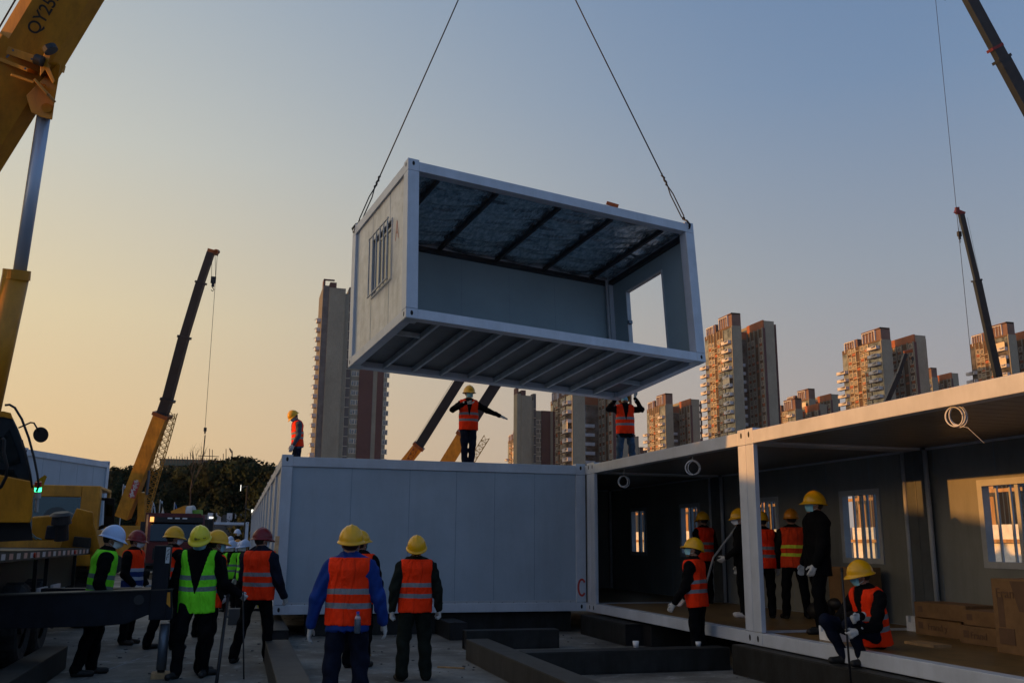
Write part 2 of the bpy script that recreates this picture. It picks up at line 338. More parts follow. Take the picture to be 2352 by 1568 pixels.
# closed container in front and the row behind it (short ends towards the lane on the left)
words=['front','second','third','fourth','fifth','sixth','seventh','eighth','ninth','tenth','eleventh','twelfth','thirteenth']
def closed_unit(k):
    y0=k*(W_+.01); c=empty('container',(L_/2,y0+W_/2,Z0),
        'large closed pale container with red C sprayed on its right post' if k==0 else 'white container %s from the front in the row seen end on'%words[k],'container','row of white containers along the lane')
    frame_mb(0,y0,Z0,L_,W_).build('frame',None,c,bevel=.008 if k<3 else 0)
    b=Z0+.165;t=Z0+H_-.215
    if k==0:
        mb=MB().use('panel'); mb.box((.205,y0+.045,b),(L_-.205,y0+.1,t)); seams(mb,'y',y0+.0425,.004,[1.32,2.44,3.37,4.15,4.98],b,t)
        mb.use('grey_frame').box((.21,y0+.034,b),(L_-.21,y0+.0425,b+.05))
        mb.use('dark_hole')
        for i in range(24): mb.box((.32+i*.235,y0+.03,b+.004),(.335+i*.235,y0+.035,b+.016))
        mb.build('front_panel',None,c)
        pts=[(L_-.02-.005,Z0+.53)]; cx,cz=L_-.095,Z0+.45
        arc=[(cx+.075*math.cos(a),cz+.155*math.sin(a)) for a in np.linspace(R(38),R(318),22)]
        rb=MB(); 
        for i in range(len(arc)-1):
            (a0,b0),(a1,b1)=arc[i],arc[i+1]; wd=.021
            n0=np.array((a0-cx,(b0-cz)*.45)); n0/=np.linalg.norm(n0); n1=np.array((a1-cx,(b1-cz)*.45)); n1/=np.linalg.norm(n1)
            rb.prism([(a0-n0[0]*wd,y0-.002,b0-n0[1]*wd),(a0+n0[0]*wd,y0-.002,b0+n0[1]*wd),(a1+n1[0]*wd,y0-.002,b1+n1[1]*wd),(a1-n1[0]*wd,y0-.002,b1-n1[1]*wd)],(0,-.0015,0))
        rb.build('painted_letter','red_mark',c)
    mb=MB().use('panel'); mb.box((.045,y0+.205,b),(.1,y0+W_-.205,t)); seams(mb,'x',.0425,.004,[y0+1.05,y0+1.95],b,t)
    if k: mb.use('panel').box((.205,y0+.05,b),(L_-.205,y0+.1,t))
    mb.build('end_panel',None,c)
    MB().box((.1,y0+.1,Z0+H_-.12),(L_-.1,y0+W_-.1,Z0+H_-.075)).build('roof','grey_frame',c)
    MB().box((.1,y0+.1,Z0+.02),(L_-.1,y0+W_-.1,Z0+.12)).build('floor','under',c)
for k in range(13): closed_unit(k)
# open units on the right
X0=6.045
def open_unit(k,label):
    y1=-.315-(k-1)*(L_+.006); y0=y1-L_; x1=X0+W_
    c=empty('open_container',(X0+W_/2,(y0+y1)/2,Z0),label,'container','open containers on the right')
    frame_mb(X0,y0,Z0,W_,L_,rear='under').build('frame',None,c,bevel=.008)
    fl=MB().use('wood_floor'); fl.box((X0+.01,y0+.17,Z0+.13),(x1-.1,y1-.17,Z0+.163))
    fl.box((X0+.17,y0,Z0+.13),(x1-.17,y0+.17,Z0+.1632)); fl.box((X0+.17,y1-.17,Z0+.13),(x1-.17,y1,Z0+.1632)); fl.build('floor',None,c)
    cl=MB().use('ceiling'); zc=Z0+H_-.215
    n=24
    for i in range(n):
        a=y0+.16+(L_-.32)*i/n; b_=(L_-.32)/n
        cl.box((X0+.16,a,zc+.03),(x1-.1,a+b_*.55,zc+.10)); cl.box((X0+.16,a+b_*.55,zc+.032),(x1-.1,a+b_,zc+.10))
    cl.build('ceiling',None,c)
    MB().use('grey_frame').box((X0+.1,y0+.1,Z0+H_-.11),(x1-.1,y1-.1,Z0+H_-.07)).build('roof',None,c)
    wins={1:[(-2.52,-1.62),(-5.42,-4.45)],2:[(-8.72,-7.52),(-11.6,-10.6)],0:[(.6,1.5),(3.4,4.3)]}[k]
    zw0,zw1=1.46,2.56; XW=x1-.12
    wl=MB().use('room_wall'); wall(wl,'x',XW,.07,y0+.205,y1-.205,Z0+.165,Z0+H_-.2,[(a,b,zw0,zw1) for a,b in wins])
    wl.use('black'); wl.box((x1-.05,y0+.205,Z0+.165),(x1-.03,y0+.21,Z0+.17))
    seams(wl,'x',XW-.003,.004,[y0+1.15+j*1.15 for j in range(5)],Z0+.17,zw0-.15); 
    seams(wl,'x',XW-.003,.004,[y0+1.15+j*1.15 for j in range(5)],zw1+.15,Z0+H_-.22)
    wl.build('back_wall',None,c)
    for a,b in wins:
        f=MB().use('grey_frame'); t_=.055
        wall(f,'x',XW-.02,.12,a-.03,b+.03,zw0-.03,zw1+.03,[(a+t_,b-t_,zw0+t_,zw1-t_)])
        m_=(a+b)/2; f.box((XW+.02,m_-.03,zw0+t_),(XW+.055,m_+.03,zw1-t_))
        fo=f.build('window',None,c)
        MB().box((XW+.035,a+t_,zw0+t_),(XW+.041,m_-.03,zw1-t_)).build('pane','pane',fo)
        g=MB()
        for q in range(5): yy=a+.13+q*(b-a-.26)/4; g.bar((XW+.15,yy,zw0-.02),(XW+.15,yy,zw1+.02),.028,.028)
        g.bar((XW+.15,a,zw0-.02),(XW+.15,b,zw0-.02),.03,.03); g.bar((XW+.15,a,zw1+.02),(XW+.15,b,zw1+.02),.03,.03)
        g.build('window_bars','grey_frame',fo)
    pp=MB().use('grey_frame')
    for yy in (y0+.24,y1-.24): MB().use('grey_frame').tube([(x1-.2,yy,Z0+.165),(x1-.2,yy,Z0+H_-.22)],.035).build('drain_pipe',None,c,smooth=True)
    if k==0: MB().use('room_wall').box((X0+.205,y1-.1,Z0+.165),(x1-.205,y1-.05,Z0+H_-.2)).box((X0+.03,y0+.205,Z0+.165),(X0+.09,y1-.205,Z0+H_-.2)).build('end_wall',None,c)
    return c
open_unit(1,'open sided container between the two corner post pairs with dim workers inside')
open_unit(2,'nearest open sided container at the right edge with cardboard boxes stacked inside')
open_unit(0,'dark container room beyond the open ones, behind the closed container')
# coils of white cable hanging from the ceilings
def coil(p,rr,nrm,label,tail):
    c=MB(); p=np.array(p); pr=random.Random(int(abs(p[1]*100)))
    for i in range(5):
        c.torus(p+np.array([pr.uniform(-.02,.02),pr.uniform(-.02,.02),pr.uniform(-.015,.015)]),rr*pr.uniform(.9,1.08),.007,nrm,28,5,pr.uniform(.85,1.05))
    top=p+np.array([0,0,rr]); c.tube([top,top+[.02,.03,.1],(p[0]+.01,p[1],Z0+H_-.19)],.006,5)
    if tail: c.tube([p+[0,0,-rr*.95],p+[.02,-.12,-rr-.03],p+[.03,-.3,-rr-.2]],.0022,5)
    o=c.build('cable_coil','wire_white',None,smooth=True); tag(o,label,'cable coil','white cable coils hanging from the ceilings')
coil(onx(1433,1105,6.2),.10,(.35,.9,.1),'small white cable coil hanging nearest the closed container',False)
coil(onx(1591,1074,6.15),.108,(.5,.85,.1),'middle white cable coil hanging left of the paired posts',False)
coil(onx(2196,955,6.12),.10,(.95,.3,.1),'big white cable coil with loose tail hanging right of the paired posts',True)
# ------------------------------------------------------------------ hoisted container
SP=[1.6551,-3.6068,5.2336,.1944,.0262,-.1174]
SM=Matrix.Translation(SP[:3])@Matrix.Rotation(SP[3],4,'Z')@Matrix.Rotation(SP[4],4,'Y')@Matrix.Rotation(SP[5],4,'X')
hc=empty('hoisted_container',(0,0,0),'open sided white container hanging tilted from two slings in mid air','container')
hc.matrix_world=SM; OFF[hc.name]=np.zeros(3)
frame_mb(0,0,0,L_,W_).build('frame',None,hc,bevel=.006)
b,t=.165,H_-.215
ew=MB().use('panel_peel'); wall(ew,'x',.04,.06,.205,W_-.34,b,t,[(.84,1.86,1.0,2.13)]); seams(ew,'x',.037,.004,[.95,1.87],b,.98); seams(ew,'x',.037,.004,[.95,1.87],2.15,t)
ew.use('panel').box((.05,W_-.34,b),(.1,W_-.205,t)); ew.build('end_wall',None,hc)
gf=MB().use('grey_frame'); wall(gf,'x',.03,.08,.82,1.88,.98,2.15,[(.86,1.84,1.02,2.11)]); wf=gf.build('window_frame',None,hc)
MB().use('win_glass').box((.075,.86,1.02),(.082,1.84,2.11)).build('pane',None,wf)
gb=MB()
for i in range(6): y=.88+i*.19; gb.bar((-.035,y,.98),(-.035,y,2.16),.022,.022); 
for z in (1.0,2.14): gb.bar((-.035,.84,z),(-.035,1.88,z),.022,.022)
gb.build('window_bars','grey_frame',wf)
am=MB()   # faint red letter sprayed beside the window
am.prism([(.036,.64,1.62),(.036,.67,1.62),(.036,.60,1.98),(.036,.575,1.98)],(-.002,0,0)); am.prism([(.036,.50,1.62),(.036,.53,1.62),(.036,.60,1.98),(.036,.575,1.98)],(-.002,0,0)); am.prism([(.036,.53,1.74),(.036,.65,1.74),(.036,.65,1.76),(.036,.53,1.76)],(-.002,0,0))
M['red_faint']=mat('red_faint',(.60,.33,.26),.6); am.build('painted_letter','red_faint',hc)
bw=MB().use('inner_wall'); bw.box((.205,W_-.1,b),(L_-.205,W_-.045,t)); seams(bw,'y',W_-.102,.003,[1.35,2.3,3.4,4.5],b,t,.003); bw.build('back_wall',None,hc)
rw=MB().use('inner_wall'); wall(rw,'x',L_-.1,.06,.205,W_-.205,b,t,[(1.0,2.28,b,2.24)]); seams(rw,'x',L_-.1025,.003,[.98],2.24,t,.003); rw.build('right_wall',None,hc)
df=MB().use('grey_frame')
for y in (.97,2.27): df.box((L_-.12,y,b),(L_-.02,y+.03,2.27))
df.box((L_-.12,1.0,2.24),(L_-.02,2.27,2.27))
df.use('chrome')
for z in (.75,1.5): df.box((L_-.14,2.2,z),(L_-.05,2.27,z+.07))
df.build('door_frame',None,hc)
# crinkled foil insulation sagging between the roof joists
nx,ny=150,60; vs=[];fs=[]; js=[.62,1.77,3.07,4.22,5.4]
pr=np.random.RandomState(3); ph=pr.rand(40)*6.3; fx=pr.rand(40)*9+2; fy=pr.rand(40)*26+6
for j in range(ny+1):
    for i in range(nx+1):
        x=.17+(L_-.34)*i/nx; y=.17+(W_-.34)*j/ny
        dmin=min(abs(x-q) for q in js+[.1,L_-.1]); sag=.05*min(1,dmin/.4)+.03*abs(math.sin(y*5.3+.6))
        z=sum(math.sin(fx[k]*x+fy[k]*y+ph[k]) for k in range(12))*.0035
        vs.append((x,y,H_-.135-sag+z))
for j in range(ny):
    for i in range(nx): a=j*(nx+1)+i; fs.append((a,a+nx+1,a+nx+2,a+1))
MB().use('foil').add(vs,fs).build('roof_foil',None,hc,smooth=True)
MB().use('grey_frame').box((.1,.1,H_-.11),(L_-.1,W_-.1,H_-.07)).build('roof',None,hc)
for x in js: MB().use('boom_dark').box((x-.03,.16,H_-.25),(x+.03,W_-.16,H_-.17)).build('roof_joist',None,hc)
cg=MB().use('boom_dark'); cg.box((.205,W_-.2,t-.09),(L_-.205,W_-.101,t-.002)); cg.box((L_-.2,.205,t-.09),(L_-.101,W_-.2,t-.002)); cg.build('ceiling_rail',None,hc)
MB().use('grey_frame').tube([(L_-.26,W_-.2,b),(L_-.26,W_-.2,t)],.03).build('drain_pipe',None,hc)
MB().use('under').box((.16,.16,.115),(L_-.16,W_-.16,.1645)).build('floor',None,hc)
for i in range(9):
    x=.66+i*.585; MB().use('joist').box((x-.025,.162,.02),(x+.025,W_-.162,.115)).build('floor_joist',None,hc)
for a_,b_ in (((.17,.95,.03),(.63,.98,.115)),((5.37,1.9,.03),(5.88,1.93,.115))): MB().use('joist').box(a_,b_).build('floor_bracket',None,hc)
for cx in (.01,L_-.24):
    for cy in (.01,W_-.24): MB().use('joist').box((cx,cy,-.006),(cx+.23,cy+.23,.0-.0005)).build('corner_plate',None,hc)
def SW(x,y,z): v=SM@Vector((x,y,z)); return np.array(v)
apex=ray(1180,-290); apex=CAM+apex*((SW(3,1.5,H_)[1]-CAM[1])/apex[1])
def sling(cx,cy,label,px):
    a=SW(cx,cy,H_-.1); o=empty('sling',a,label,'lifting sling','wire slings lifting the tilted container'); ap=apex.copy()
    d=ap-a; d/=np.linalg.norm(d); k=a+d*.95; side=np.cross(d,_f); side/=np.linalg.norm(side)
    MB().tube([k,k+(ap-k)*.5+[0,0,-.03],ap],.013,6).build('wire_rope','rope',o,smooth=True)
    mb=MB(); pts=[k+d*.28*i/8+side*.012*math.sin(i*2.1) for i in range(9)]
    mb.tube([p+[0,0,-.14] if False else p for p in pts],[.018+.007*(i%2) for i in range(9)],6)
    h=a+d*.17
    mb.tube([k,k-d*.2+side*.028,h+d*.08+side*.026,h],.012,6); mb.tube([k,k-d*.2-side*.028,h+d*.08-side*.026,h],.012,6); mb.build('rope_eye','rope',o,smooth=True)
    out=np.array(SM.to_3x3()@Vector((-1 if cx<1 else 0,0 if cx<1 else -1,0)))
    hk=MB().tube([h+d*.05,h,h-d*.04+out*.05,a+out*.075+[0,0,.02],a+out*.055+[0,0,-.045],a+out*.0+[0,0,-.03]],[.014,.018,.020,.020,.017,.012],7)
    hk.torus(h+d*.03,.026,.009,_f,12,5); hk.build('hook','black',o,smooth=True)
sling(0.03,W_-.1,'left wire sling hooked to the far upper corner of the tilted container',0)
sling(L_-.12,0.02,'right wire sling hooked to the near right corner of the tilted container',0)
# ------------------------------------------------------------------ ground and steel foundation beams
def ground():
    nxg=2; me=MB(); S=2500
    o=me.add([(-S,-60,0),(S,-60,0),(S,S,0),(-S,S,0)],[(0,1,2,3)]).use('steel')
    m=bpy.data.materials.new('concrete_ground'); m.use_nodes=True; t=m.node_tree; b_=t.nodes['Principled BSDF']; L=t.links
    tc=t.nodes.new('ShaderNodeTexCoord')
    def nz(s,d=8,r=.65): n=t.nodes.new('ShaderNodeTexNoise'); n.inputs['Scale'].default_value=s; n.inputs['Detail'].default_value=d; n.inputs['Roughness'].default_value=r; L.new(tc.outputs['Object'],n.inputs['Vector']); return n.outputs[0]
    rp=t.nodes.new('ShaderNodeValToRGB'); e=rp.color_ramp.elements; e[0].position=.36; e[0].color=(.065,.06,.05,1); e[1].position=.64; e[1].color=(.24,.235,.21,1); L.new(nz(.55),rp.inputs[0])
    r2=t.nodes.new('ShaderNodeValToRGB'); e=r2.color_ramp.elements; e[0].position=.56; e[0].color=(0,0,0,1); e[1].position=.66; e[1].color=(1,1,1,1); L.new(nz(2.2,10,.8),r2.inputs[0])
    mx=t.nodes.new('ShaderNodeMix'); mx.data_type='RGBA'; L.new(r2.outputs[0],mx.inputs[0]); L.new(rp.outputs[0],mx.inputs[6]); mx.inputs[7].default_value=(.33,.34,.33,1)
    r3=t.nodes.new('ShaderNodeValToRGB'); e=r3.color_ramp.elements; e[0].position=.30; e[0].color=(.45,.45,.45,1); e[1].position=.5; e[1].color=(1,1,1,1); L.new(nz(9,12,.8),r3.inputs[0])
    m2=t.nodes.new('ShaderNodeMix'); m2.data_type='RGBA'; m2.blend_type='MULTIPLY'; m2.inputs[0].default_value=1; L.new(mx.outputs[2],m2.inputs[6]); L.new(r3.outputs[0],m2.inputs[7]); L.new(m2.outputs[2],b_.inputs['Base Color'])
    b_.inputs['Roughness'].default_value=.8
    bp=t.nodes.new('ShaderNodeBump'); bp.inputs['Strength'].default_value=.5; bp.inputs['Distance'].default_value=.02; L.new(nz(14,8),bp.inputs['Height']); L.new(bp.outputs[0],b_.inputs['Normal'])
    M['concrete_ground']=m; me.mats=['concrete_ground']
    g=me.build('ground'); tag(g,kind='structure')
ground()
def beam(x0,y0,x1,y1,z0,z1,label,m='steel'):
    o=empty('steel_beam',((x0+x1)/2,(y0+y1)/2,z0),label,'steel beam','dark steel foundation beams')
    t=.012; mb=MB().use(m); ln='x' if (x1-x0)>(y1-y0) else 'y'
    if ln=='x':
        for a,b_ in (((x0,y0,z0),(x1,y1,z0+t)),((x0,y0,z1-t),(x1,y1,z1)),((x0,y0,z0+t),(x1,y0+t,z1-t)),((x0,y1-t,z0+t),(x1,y1,z1-t))): mb.box(a,b_)
        mb2=MB().use('black').box((x0+.02,y0+t,z0+t),(x0+.03,y1-t,z1-t)).box((x1-.03,y0+t,z0+t),(x1-.02,y1-t,z1-t))
    else:
        for a,b_ in (((x0,y0,z0),(x1,y1,z0+t)),((x0,y0,z1-t),(x1,y1,z1)),((x0,y0,z0+t),(x0+t,y1,z1-t)),((x1-t,y0,z0+t),(x1,y1,z1-t))): mb.box(a,b_)
        mb2=MB().use('black').box((x0+t,y0+.02,z0+t),(x1-t,y0+.03,z1-t)).box((x0+t,y1-.03,z0+t),(x1-t,y1-.02,z1-t))
    mb.build('box_section',None,o,bevel=.006); mb2.build('end_plate',None,o)
beam(-.12,-1.88,.2,2.8,.01,.30,'dark beam running in under the left corner of the closed container')
beam(-.22,-9.6,.12,-3.4,.0,.30,'rusty topped beam in the foreground left of the men in orange vests','steel_light')
beam(3.05,-1.05,3.38,2.8,.0,.30,'beam with a square open end poking from under the closed container')
beam(2.98,-2.62,4.58,-2.33,.0,.30,'short dark beam lying crosswise in front of the closed container')
beam(2.68,-10,3.02,-3.85,.0,.30,'long near beam running diagonally to the bottom of the view','steel_light')
beam(3.03,-5.75,6.02,-5.42,.0,.30,'long crosswise beam in front of the man leaning at the open container')
beam(5.78,-2.6,6.25,-.4,.0,.36,'dark beam under the far end of the open containers')
beam(5.86,-14,6.3,-6.1,.0,.385,'long foundation beam under the nearest open container below the seated man')
beam(-3.12,-12,-2.82,-3.6,.0,.30,'dark beam on the ground in the lower left corner')
beam(.6,.2,5.8,.5,.0,.38,'beam hidden in the shade under the front of the closed container')
beam(8.5,-13,8.9,4,.0,.38,'foundation beam under the rear wall of the open containers')
beam(6.1,-2.95,8.6,-2.6,.0,.36,'crosswise beam in the shade under the middle open container')
# small litter and cups
def cup(p,label,h=.085,r=.045):
    mb=MB(); n=16; vs=[];
    for rr,z in ((r*.75,0),(r,h),(r*.93,h),(r*.7,.006)): vs+=[(rr*math.cos(2*math.pi*i/n),rr*math.sin(2*math.pi*i/n),z) for i in range(n)]
    fs=[(j*n+i,j*n+(i+1)%n,(j+1)*n+(i+1)%n,(j+1)*n+i) for j in range(3) for i in range(n)]+[tuple(range(n))[::-1],tuple(range(3*n,4*n))]
    mb.use('cup').add(vs,fs); o=mb.build('cup',None,None,smooth=True); o.location=p; tag(o,label,'cup','white paper cups left on the long beam')
cup((4.73,-5.45,.30),'white paper cup standing on the beam, leftmost of two'); cup((5.68,-5.47,.30),'white paper cup standing beside the legs of the man at the open container',.06,.04)
def litter(p,label,s,seed):
    r_=random.Random(seed); n=7; vs=[];fs=[]
    for j in range(n):
        for i in range(n): vs.append(((i/(n-1)-.5)*s+r_.uniform(-.1,.1)*s,(j/(n-1)-.5)*s+r_.uniform(-.1,.1)*s,.012+r_.uniform(0,.35)*s*(.3+r_.random())))
    for j in range(n-1):
        for i in range(n-1): a=j*n+i; fs.append((a,a+1,a+n+1,a+n))
    o=MB().use('paper').add(vs,fs).build('crumpled_sheet'); o.location=p; sm=o.modifiers.new('thick','SOLIDIFY'); sm.thickness=.003; tag(o,label,'litter')
litter(onz(2323/2352*0+1350,1513,0),'crumpled white sheet on the ground between the beams',.16,3)
litter(onz(1368,1520,0),'torn plastic scrap beside the crumpled white sheet',.14,5); litter(onz(1320,1510,0),'flat strip of pale paper near the short crosswise beam',.1,9)
st=MB()
r_=random.Random(11)
for i in range(420):
    x=r_.uniform(-6,6);y=r_.uniform(-9,8); s=r_.uniform(.008,.03); st.ell((x,y,s*.3),(s*r_.uniform(.7,1.5),s,s*.5),5,3)
o=st.build('pebbles','concrete_dark'); tag(o,'small stones and crumbs scattered over the concrete','rubble',kind='stuff')
st=MB()
for (x0,y0,x1,y1) in ((-2.8,-6.2,-1.9,-2.3),(-3,-6.4,-.6,-6.2),(-3,-7.0,-1,-6.9)):
    n=26
    for i in range(n):
        if r_.random()<.25: continue
        a=i/n;b2=(i+1)/n; w_=r_.uniform(.008,.02); X=lambda t:(x0+(x1-x0)*t+r_.uniform(-.01,.01),y0+(y1-y0)*t)
        p,q=X(a),X(b2); st.prism([(p[0]-w_,p[1],.003),(p[0]+w_,p[1]-w_,.003),(q[0]+w_,q[1]-w_,.003),(q[0]-w_,q[1],.003)],(0,0,.001))
def smudge(key,amt):
    t=M[key].node_tree; b=t.nodes['Principled BSDF']; l=b.inputs['Base Color'].links[0]; src=l.from_socket; tc=t.nodes.new('ShaderNodeTexCoord'); mp=t.nodes.new('ShaderNodeMapping'); mp.inputs[3].default_value=(3,3,.5); n=t.nodes.new('ShaderNodeTexNoise'); n.inputs['Scale'].default_value=1.3; n.inputs['Detail'].default_value=9; n.inputs['Roughness'].default_value=.75
    t.links.new(tc.outputs['Object'],mp.inputs[0]); t.links.new(mp.outputs[0],n.inputs['Vector']); r=t.nodes.new('ShaderNodeValToRGB'); r.color_ramp.elements[0].position=.40; r.color_ramp.elements[0].color=(1-amt,1-amt,1-amt*1.1,1); r.color_ramp.elements[1].position=.56; r.color_ramp.elements[1].color=(1,1,1,1); t.links.new(n.outputs[0],r.inputs[0])
    x=t.nodes.new('ShaderNodeMix'); x.data_type='RGBA'; x.blend_type='MULTIPLY'; x.inputs[0].default_value=1; t.links.new(src,x.inputs[6]); t.links.new(r.outputs[0],x.inputs[7]); t.links.new(x.outputs[2],b.inputs['Base Color'])
for k_,a_ in (('panel',.05),('white_paint',.07),('panel_peel',.2),('room_wall',.12),('steel',.35),('steel_light',.35),('crane_yellow',.25),('crane_orange',.25),('wood_floor',.3),('beige',.14),('outrigger',.3)): smudge(k_,a_)
M['chalk']=mat('chalk',(.32,.33,.33),.9,var=.3,scale=20); o=st.build('chalk_line','chalk'); tag(o,'broken white chalk lines marked on the concrete beside the lower left beam','marking',kind='stuff')
# ------------------------------------------------------------------ people
def vlen(a): return np.sqrt((a*a).sum(-1))
def rc(P,a,b,ra,rb,sc=None):
    a=np.array(a,float);b=np.array(b,float)
    if sc is not None: P=P*sc; a=a*sc; b=b*sc
    ab=b-a; t=np.clip(((P-a)@ab)/max(ab@ab,1e-9),0,1)
    return vlen(P-(a+t[...,None]*ab))-(ra+(rb-ra)*t)
def elp(P,c,r):
    q=(P-np.array(c))/np.array(r); k=vlen(q); return (k-1)*min(r)*.9+0*k
def smin(a,b,k): h=np.clip(.5+.5*(b-a)/k,0,1); return b+(a-b)*h-k*h*(1-h)
def nets(fn,lo,hi,vx):
    """surface nets on a signed distance field; fn(P)->(distance, material id)"""
    lo=np.array(lo);hi=np.array(hi); n=np.ceil((hi-lo)/vx).astype(int)+1
    g=np.stack(np.meshgrid(*[lo[i]+vx*np.arange(n[i]) for i in range(3)],indexing='ij'),-1)
    d,mid=fn(g); c=[slice(None,-1),slice(1,None)]
    co={(i,j,k):d[c[i],c[j],c[k]] for i in (0,1) for j in (0,1) for k in (0,1)}
    acc=np.zeros(co[0,0,0].shape+(3,)); cnt=np.zeros(co[0,0,0].shape)
    for ax in range(3):
        for u in (0,1):
            for v in (0,1):
                a=[u,v];a.insert(ax,0);b=[u,v];b.insert(ax,1)
                A=co[tuple(a)];B=co[tuple(b)]; m=(A<0)!=(B<0); t=np.where(m,A/np.where(m,A-B,1),0)
                for q in range(3):
                    acc[...,q]+=np.where(m,(t if q==ax else a[q]),0)
                cnt+=m
    act=cnt>0; idx=-np.ones(act.shape,int); idx[act]=np.arange(act.sum())
    ii=np.argwhere(act); V=lo+vx*(ii+acc[act]/cnt[act][:,None])
    F=[];FM=[]
    for ax in range(3):
        s0=[slice(1,-1)]*3; s0[ax]=slice(0,-1); s1=list(s0); s1[ax]=slice(1,None)
        A=d[tuple(s0)];B=d[tuple(s1)]
        for sg in (True,False):
            m=((A<0)&(B>=0)) if sg else ((A>=0)&(B<0)); e=np.argwhere(m)
            if not len(e): continue
            off=np.array([1,1,1]);off[ax]=0; e=e+off; o1,o2=[q for q in range(3) if q!=ax]
            def ix(du,dv): k=e.copy(); k[:,o1]-=du; k[:,o2]-=dv; return idx[k[:,0],k[:,1],k[:,2]]
            q=np.stack([ix(0,0),ix(1,0),ix(1,1),ix(0,1)],1)
            if sg!=(ax==1): q=q[:,::-1]
            q=q[:,::-1] if False else q
            F.append(q); FM.append(mid[e[:,0],e[:,1],e[:,2]] if mid is not None else np.zeros(len(e),int))
    return V,np.concatenate(F),np.concatenate(FM)
def np_mesh(name,V,F,FM,mats,parent,smooth=True):
    me=bpy.data.meshes.new(name); me.vertices.add(len(V)); me.vertices.foreach_set('co',V.astype(np.float32).ravel())
    me.loops.add(len(F)*4); me.loops.foreach_set('vertex_index',F.astype(np.int32).ravel())
    me.polygons.add(len(F)); me.polygons.foreach_set('loop_start',np.arange(0,len(F)*4,4,dtype=np.int32)); 
    for k in mats: me.materials.append(M[k])
    me.polygons.foreach_set('material_index',FM.astype(np.int32)); me.polygons.foreach_set('use_smooth',np.ones(len(F),bool)); me.update(calc_edges=True); me.validate()
    o=bpy.data.objects.new(name,me); COL.objects.link(o); o.parent=parent; return o
TS=np.array([1,1/.70,1])
def torso(P,fat,hem):
    d=rc(P,(0,0,.385),(0,0,.2),.170+fat,.162+fat,TS)
    d=smin(d,rc(P,(0,0,.2),(0,.01,.02),.162+fat,.166+fat,TS),.05)
    d=smin(d,rc(P,(-.14,-.01,.43),(.14,-.01,.43),.062+fat,.062+fat),.05)
    d=smin(d,rc(P,(0,-.015,.49),(0,-.015,.42),.060+fat*.6,.10+fat),.05)
    if hem: d=smin(d,np.maximum(rc(P,(0,.01,.05),(0,0,-hem-.15),.164+fat,.178+fat,TS),-(P[...,2]+hem)),.02)
    return d*.85
HS={}
def hand_mesh(kind,side):
    """glove in hand space: wrist at the origin, fingers along -z, palm towards -x (right) , thumb forward +y"""
    key=(kind,side)
    if key in HS: return HS[key]
    s=1 if side=='r' else -1; curl={'relax':.45,'fist':1.5,'flat':.10,'point':.2}[kind]
    prims=[(((0,0,.05),(0,0,-.01)),.033,.030),(((0,.012,-.015),(0,.018,-.085)),.026,.022),(((0,-.012,-.015),(0,-.018,-.08)),.025,.020)]
    for i,(y,l) in enumerate(((.031,.068),(.011,.076),(-.010,.071),(-.030,.056))):
        a=curl*(1+.12*i); p=np.array((0,y,-.088)); ang=a*.45
        for seg,(ll,rr) in enumerate(((l*.46,.0115),(l*.30,.0105),(l*.26,.0095))):
            q=p+ll*np.array((-s*math.sin(ang),0,-math.cos(ang))); prims.append(((p,q),rr+.0015,rr)); p=q; ang+=a*.75
    ta=.5 if kind!='fist' else 1.0
    p=np.array((-s*.008,.03,-.03)); q=p+np.array((-s*.018,.030*(1-.3*ta),-.030)); r=q+np.array((-s*.02*ta,.012*(1-ta)+.004,-.030)); prims+=[((p,q),.015,.013),((q,r),.013,.010)]
    def fn(P):
        d=None
        for (a,b),ra,rb in prims:
            e=rc(P,a,b,ra,rb); d=e if d is None else smin(d,e,.008)
        return d,np.zeros(d.shape,int)
    HS[key]=nets(fn,(-.12,-.07,-.20),(.12,.10,.11),.006); return HS[key]
HM={}
def helmet_mesh():
    if 'h' in HM: return HM['h']
    nu,nv=48,14; vs=[];fs=[]
    def rad(th,ph):
        x=.116*math.cos(th);y=.142*math.sin(th)
        s=math.sin(ph); z=.142*math.cos(ph)
        X=x*s;Y=y*s; rr=0
        for c,wd,h in ((0,.013,.010),(.042,.009,.005),(-.042,.009,.005)):
            rr=max(rr,h*math.exp(-((X-c)/wd)**2)*max(0,1-abs(Y)/.16)*(max(0,math.cos(ph))**.5))
        k=1+rr/.13; return (X*k,Y*k,z*k)
    for j in range(nv+1):
        ph=math.pi/2*j/nv
        for i in range(nu): vs.append(rad(2*math.pi*i/nu,max(ph,.001)))
    def brim(off,z):
        for i in range(nu):
            th=2*math.pi*i/nu; f=max(0,math.sin(th)); bk=max(0,-math.sin(th)); e=off*(1+2.6*f**2.2+.5*bk)
            vs.append(((.116+e)*math.cos(th),(.142+e)*math.sin(th),z-.016*f*(off/.014)+.004*abs(math.cos(th))))
    brim(.006,-.010); brim(.014,-.018); brim(.013,-.024); brim(.002,-.020)
    for i in range(nu):
        x,y,z=rad(2*math.pi*i/nu,math.pi/2); vs.append((x*.96,y*.96,.0))
    for i in range(nu):
        x,y,z=rad(2*math.pi*i/nu,math.pi/4); vs.append((x*.95,y*.95,z*.95))
    R_=nv+1+6
    for j in range(R_-1):
        for i in range(nu): fs.append((j*nu+i,(j+1)*nu+i,(j+1)*nu+(i+1)%nu,j*nu+(i+1)%nu))
    HM['h']=(np.array(vs),np.array(fs)); return HM['h']
